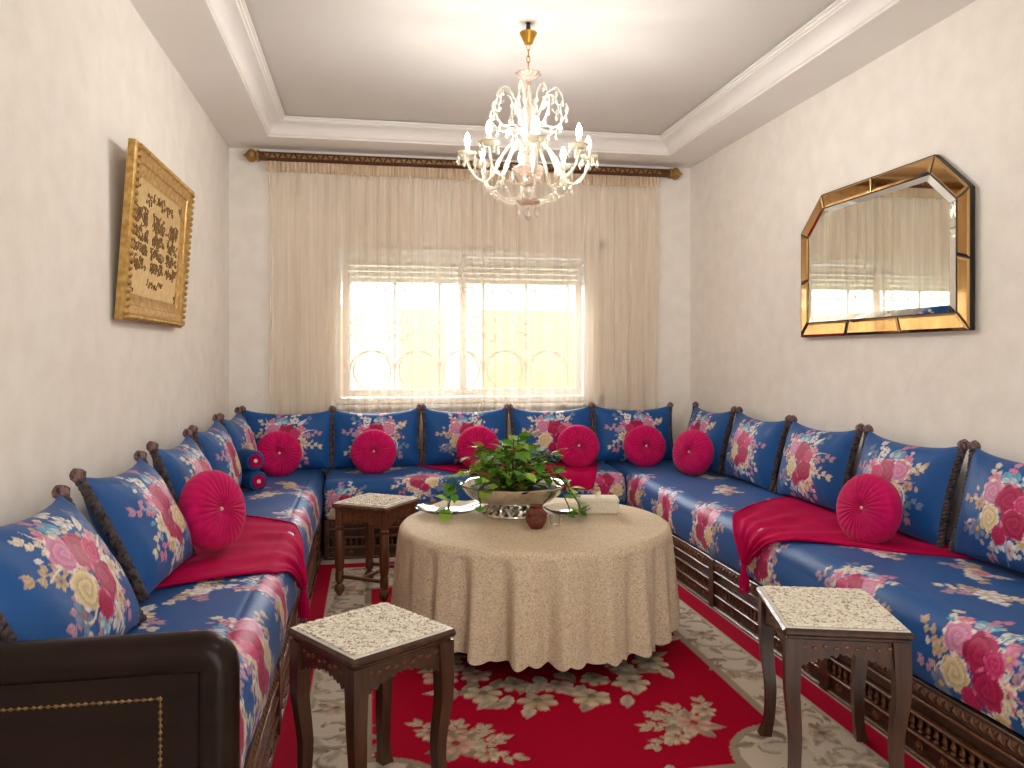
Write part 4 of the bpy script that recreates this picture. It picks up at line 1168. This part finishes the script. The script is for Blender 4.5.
ts = MB(); ts.tube(bez([(0, 0, .07), (.004, 0, .09), (-.004, .002, .112)], 4), [.016, .013, .012, .011, .012, .012, .010, .008, .004], 8, flat=.45); ts.build('tissue', 'tissue_cover', tx)
kn = MB().lathe([(0, -.012), (.010, -.006), (.013, .002), (.009, .010), (0, .012)], 12, o=(0, 0, .108)).build('ornament_knob', 'tan_knob', tx)
cd = MB().tube(bez([(.20, 4.98, .008), (.26, 4.75, .010), (.18, 4.60, .03), (.34, 4.52, .022), (.52, 4.66, .02)], 8), .006, 6).build('power_cord', 'cord')
tag(cd, 'white power cord on the floor behind the turned-leg side table', 'cord')

# ================================================================== MIRROR (right wall)
def mirror():
    root = thing('wall_mirror', 'eight-sided wall mirror framed in bronze mirror panels on the right wall', 'mirror', (XR - .012, 3.467, 1.375))
    # local: u -> -Y (right in the picture), v up, outwards -X
    root.rotation_euler = (0, 0, R(-90))            # local x -> -Y, local -y -> -X (out of the wall)
    hw = .64; H = .765
    out = [(-hw, 0), (hw, 0), (hw, .585), (hw - .205, H), (-hw + .205, H), (-hw, .585)]
    def inset(p, d):
        n = len(p); r = []
        for i in range(n):
            a, b_, c = Vector(p[i - 1]), Vector(p[i]), Vector(p[(i + 1) % n])
            e1 = (b_ - a).normalized(); e2 = (c - b_).normalized(); n1 = Vector((-e1.y, e1.x)); n2 = Vector((-e2.y, e2.x))
            m = (n1 + n2); m = m / m.dot(n1); r.append(tuple(b_ + m * d))
        return r
    inn = inset(out, .078); bev = inset(out, .108)
    b_ = MB().prism(out, -.002, -.024); b_.build('backing', 'black_edge', root, smooth=0)
    splits = {0: 3, 1: 2, 2: 1, 3: 2, 4: 1, 5: 2}
    for i in range(6):
        j = (i + 1) % 6
        for k in range(splits[i]):
            t0, t1 = k / splits[i], (k + 1) / splits[i]
            def lerp(a, c, t): return (a[0] + (c[0] - a[0]) * t, a[1] + (c[1] - a[1]) * t)
            q = [lerp(out[i], out[j], t0), lerp(out[i], out[j], t1), lerp(inn[i], inn[j], t1), lerp(inn[i], inn[j], t0)]
            qi = inset(q, .0035); qb = inset(q, .013)
            V = [(x, -.024, z) for x, z in qi] + [(x, -.029, z) for x, z in qb]
            F = [(4, 5, 6, 7)] + [(a, (a + 1) % 4, (a + 1) % 4 + 4, a + 4) for a in range(4)]
            MB().add(V, F).build('bronze_panel', 'bronze_mirror', root, smooth=0)
    ii = inset(inn, .003)
    V = [(x, -.0245, z) for x, z in ii] + [(x, -.030, z) for x, z in bev]
    F = [tuple(range(6, 12))] + [(a, (a + 1) % 6, (a + 1) % 6 + 6, a + 6) for a in range(6)]
    MB().add(V, F).build('mirror_glass', 'mirror', root, smooth=0)
mirror()

# ================================================================== FRAMED GILT CALLIGRAPHY (left wall)
def picture():
    W, H, T = .96, .69, .035
    root = thing('framed_calligraphy', 'gilt framed panel of raised gold calligraphy on the left wall', 'picture frame', (XL + .012, 3.69, 1.41))
    root.rotation_mode = 'QUATERNION'
    root.rotation_quaternion = (Matrix.Rotation(R(90), 4, 'Z') @ Matrix.Rotation(R(4.2), 4, 'X')).to_quaternion()
    # local x -> +Y (right in the picture), z up, -y out of the wall (+X)
    prof = [(0, .0), (0, -.026), (.010, -.034), (.024, -.035), (.034, -.030), (.040, -.028), (.062, -.026), (.068, -.020), (.098, -.014), (.104, -.010), (.112, -.010), (.112, 0)]
    cor = [(-W / 2, 0, 1, 1), (W / 2, 0, -1, 1), (W / 2, H, -1, -1), (-W / 2, H, 1, -1)]
    for i in range(4):
        a, c = cor[i], cor[(i + 1) % 4]
        V = []
        for (d, y) in prof: V += [(a[0] + a[2] * d, y, a[1] + a[3] * d), (c[0] + c[2] * d, y, c[1] + c[3] * d)]
        m = len(prof)
        F = [(2 * k, 2 * k + 1, 2 * k + 3, 2 * k + 2) for k in range(m - 1)] + [tuple(range(0, 2 * m, 2)), tuple(range(2 * m - 1, 0, -2))]
        fm = MB().add(V, F).build('frame_rail', 'gold', root, smooth=25)
        ro = MB(); Lr = math.hypot(c[0] - a[0], c[1] - a[1]); n = int(Lr / .030)
        ux, uz = (c[0] - a[0]) / Lr, (c[1] - a[1]) / Lr
        for k in range(n):
            t = .014 + (Lr - .028) * (k + .5) / n
            px, pz = a[0] + ux * t + (-uz) * .017, a[1] + uz * t + ux * .017
            M = Matrix.Translation((px, -.034, pz)) @ Matrix.Rotation(-math.atan2(uz, ux) - .6, 4, 'Y') @ Matrix.Rotation(R(90), 4, 'X')
            ro.lathe([(.0155, 0), (.012, .008), (.005, .013), (0, .0135)], 8, M=M, sx=1., sy=.6)
        ro.build('rope_carving', 'gold', fm, smooth=60, kind='stuff')
    MB().box(-W / 2 + .108, W / 2 - .108, -.010, -.001, .108, H - .108).build('gilt_panel', 'gold_panel', root, smooth=0)
    # raised brush strokes: illegible script in rows of medallions
    rng = random.Random(8); s = MB()
    def strok(x, z, sc):
        n = rng.randint(5, 8); p = [Vector((x, -.011, z))]; a = rng.uniform(0, 6.3)
        for k in range(n):
            a += rng.uniform(-1.4, 1.4); q = p[-1] + Vector((math.cos(a), 0, math.sin(a) * .8)) * sc * .3
            q.x = min(max(q.x, x - sc), x + sc); q.z = min(max(q.z, z - sc * .75), z + sc * .75); p.append(q)
        pts = bez(p, 3); m = len(pts)
        s.tube(pts, [.0012 + .0022 * math.sin(PI * i / (m - 1)) for i in range(m)], 5)
    x0, x1, z0, z1 = -W / 2 + .135, W / 2 - .135, .135, H - .135
    for k in range(26): strok(-.20 + .40 * k / 25, z1 - .035 - .01 * math.sin(k), .034)
    rows = [(z1 - .125, .052), (z1 - .195, .036), (z1 - .255, .034), (z1 - .315, .034)]
    for zi, sc in rows:
        for cxp in np.linspace(x0 + .09, x1 - .09, 3):
            for k in range(30): strok(cxp + rng.uniform(-.095, .095), zi + rng.uniform(-.008, .008), sc * rng.uniform(.6, 1))
    for k in range(14): strok(-.12 + .24 * k / 13, z0 + .035, .024)
    for cx, cz in ((x0, z0), (x1, z0), (x0, z1), (x1, z1)):
        for k in range(3): strok(cx, cz, .028)
    s.build('calligraphy', 'gold_dark', root, smooth=180, kind='stuff')
picture()

# ================================================================== CHANDELIER
def chandelier():
    CX, CY = .733, 3.64
    root = thing('chandelier', 'crystal chandelier with candle bulbs hanging from the tray ceiling', 'chandelier', (CX, CY, 0))
    z = lambda y: 1.27 + (356 - y) / 213.0                 # photo rows at the chandelier's distance, in metres
    MB().lathe([(.014, 2.735), (.020, 2.737), (.030, 2.762), (.042, 2.785), (.040, 2.790), (0, 2.790)], 24).build('canopy', 'brass', root)
    MB().lathe([(.012, 2.79), (.010, ZT)], 10).build('ceiling_hook', 'black_edge', root)
    n = 4
    for k in range(n):
        zc = 2.722 - k * .029
        pts = [((.008 * math.cos(w)), 0, zc + .018 * math.sin(w)) for w in [2 * PI * i / 14 for i in range(14)]]
        o = MB().tube(pts, .0022, 6, closed=True).build('chain_link', 'brass', root)
        o.rotation_euler = (0, 0, R(90 * (k % 2)))
    MB().lathe([(.010, 2.545), (.014, 2.555), (.012, 2.565), (.030, 2.575), (.058, 2.592), (.060, 2.596), (.030, 2.583), (.008, 2.580), (.006, 2.612)], 28, wob=lambda w, zz: 1 + (.08 * math.cos(8 * w) if zz > 2.573 else 0)).build('top_dish', 'crystal_rose', root)
    MB().lathe([(.007, 2.30), (.007, 2.56)], 10).build('stem_rod', 'brass', root)
    col = [(.012, 2.30), (.020, 2.33), (.013, 2.36), (.026, 2.40), (.030, 2.43), (.014, 2.46), (.018, 2.49), (.010, 2.54)]
    MB().lathe(col, 16).build('glass_column', 'crystal', root)
    MB().lathe([(.020, 2.215), (.036, 2.225), (.036, 2.262), (.026, 2.275), (.028, 2.285), (.014, 2.31)], 20).build('hub', 'crystal_milk', root)
    MB().lathe([(.018, 2.065), (.040, 2.075), (.062, 2.105), (.070, 2.140), (.066, 2.160), (.056, 2.150), (.030, 2.155), (.024, 2.22)], 28, wob=lambda w, zz: 1 + (.07 * math.cos(8 * w) if zz < 2.165 else 0)).build('centre_bowl', 'crystal_rose', root)
    MB().lathe([(.012, 2.000), (.016, 2.012), (.026, 2.035), (.020, 2.058), (.012, 2.068)], 10).build('faceted_drop', 'crystal', root, smooth=10)
    MB().lathe([(.010, 1.975), (.035, 1.978), (.054, 1.990), (.056, 2.004), (.050, 2.004), (.030, 1.992), (.010, 1.998)], 28, wob=lambda w, zz: 1 + .06 * math.cos(8 * w)).build('bottom_dish', 'crystal_rose', root)
    DROP = MB().lathe([(0, -.046), (.006, -.040), (.0105, -.028), (.006, -.012), (.002, -.004), (.0045, .002), (0, .008)], 8).mesh('drop', 'crystal', 12)
    BOB = MB().lathe([(.008, 0), (.026, .004), (.044, .016), (.048, .022), (.044, .021), (.026, .010), (.010, .008)], 24, wob=lambda w, zz: 1 + (.07 * math.cos(8 * w) if zz > .01 else 0)).mesh('drip_pan', 'crystal_milk', 60)
    CND = MB().lathe([(.007, -.012), (.012, -.006), (.012, .006), (.011, .010), (.011, .045)], 14).mesh('candle', 'candle_sleeve', 50)
    BLB = MB().lathe([(.007, .045), (.010, .052), (.0135, .066), (.012, .080), (.006, .096), (.002, .104), (0, .106)], 14).mesh('bulb', 'bulb', 180)
    for k in range(5):
        w = 2 * PI * k / 5 + .3
        obj('drop', DROP, root, (.046 * math.cos(w), .046 * math.sin(w), 1.966))
    obj('drop', DROP, root, (0, 0, 1.962), scale=(1.3, 1.3, 1.3))
    ends = []
    for k in range(8):
        w = -PI / 2 + R(-12) * 0 + 2 * PI * k / 8 + R(-4)
        c, s_ = math.cos(w), math.sin(w)
        path = bez([(.026 * c, .026 * s_, 2.245), (.075 * c, .075 * s_, 2.262), (.125 * c, .125 * s_, 2.205), (.165 * c, .165 * s_, 2.120), (.205 * c, .205 * s_, 2.085), (.255 * c, .255 * s_, 2.110), (.282 * c, .282 * s_, 2.165), (.286 * c, .286 * s_, 2.195)], 5)
        a = MB().tube(path, [.0085 - .002 * i / len(path) for i in range(len(path))], 8).build('arm', 'crystal_milk', root, smooth=180)
        e = Vector((.286 * c, .286 * s_, 2.195))
        obj('drip_pan', BOB, a, e); obj('candle', CND, a, (e.x, e.y, e.z + .010)); obj('bulb', BLB, a, (e.x, e.y, e.z + .010))
        for j in range(5):
            v = 2 * PI * j / 5 + w
            obj('drop', DROP, a, (e.x + .042 * math.cos(v), e.y + .042 * math.sin(v), e.z + .008))
        obj('drop', DROP, a, (.205 * c, .205 * s_, 2.066))
        ends.append(w)
        # upper scroll spray
        w2 = w + PI / 8; c2, s2 = math.cos(w2), math.sin(w2)
        up = bez([(.014 * c2, .014 * s2, 2.31), (.05 * c2, .05 * s2, 2.40), (.09 * c2, .09 * s2, 2.495), (.135 * c2, .135 * s2, 2.515), (.165 * c2, .165 * s2, 2.470), (.150 * c2, .150 * s2, 2.435), (.130 * c2, .130 * s2, 2.450)], 5)
        sp = MB().tube(up, [.0062 - .003 * i / len(up) for i in range(len(up))], 7).build('scroll', 'crystal', root, smooth=180)
        for t in (9, 15, 20, 24):
            p = up[t]; obj('drop', DROP, sp, (p.x, p.y, p.z - .010), scale=(.75, .75, .75))
        lo = bez([(.02 * c2, .02 * s2, 2.30), (.07 * c2, .07 * s2, 2.345), (.13 * c2, .13 * s2, 2.335), (.165 * c2, .165 * s2, 2.365), (.19 * c2, .19 * s2, 2.41), (.18 * c2, .18 * s2, 2.44)], 5)
        sp2 = MB().tube(lo, [.0058 - .0025 * i / len(lo) for i in range(len(lo))], 7).build('scroll', 'crystal', root, smooth=180)
        for t in (8, 13, 18, 24):
            p = lo[t]; obj('drop', DROP, sp2, (p.x, p.y, p.z - .008), scale=(.75, .75, .75))
    for k in range(8):
        w = ends[k]; c, s_ = math.cos(w), math.sin(w)
        w1 = ends[(k + 1) % 8]
        bd = MB()
        for j in range(13):                                   # string of beads from the bottom dish to the arm
            t = (j + .5) / 13; r = .054 + (.196 - .054) * t; zz = 2.000 + (2.066 - 2.0) * t - .030 * math.sin(PI * t)
            bd.lathe([(0, -.0062), (.0056, -.003), (.0056, .003), (0, .0062)], 6, o=(r * c, r * s_, zz))
        p0 = Vector((.205 * math.cos(w), .205 * math.sin(w), 2.075)); p1 = Vector((.205 * math.cos(w1), .205 * math.sin(w1), 2.075))
        for j in range(12):
            t = (j + .5) / 12; p = p0.lerp(p1, t); bd.lathe([(0, -.0062), (.0056, -.003), (.0056, .003), (0, .0062)], 6, o=(p.x, p.y, p.z - .035 * math.sin(PI * t)))
        bd.build('bead_string', 'crystal_milk', root, kind='stuff', smooth=180)
chandelier()

# added fill lamp out of view above the camera, shaped as a globe pendant
pd = thing('pendant_lamp', 'white glass globe pendant lamp over the near end of the room', 'lamp', (.735, 1.0, 0))
MB().lathe([(0, 2.10), (.05, 2.107), (.092, 2.135), (.118, 2.18), (.12, 2.22), (.105, 2.27), (.07, 2.305), (.03, 2.32)], 32).build('globe', 'globe', pd, smooth=180)
MB().lathe([(.034, 2.315), (.034, 2.345), (.008, 2.36), (.006, 2.78), (.02, 2.785), (.05, 2.81), (.052, ZT)], 20).build('stem_and_canopy', 'brass', pd)
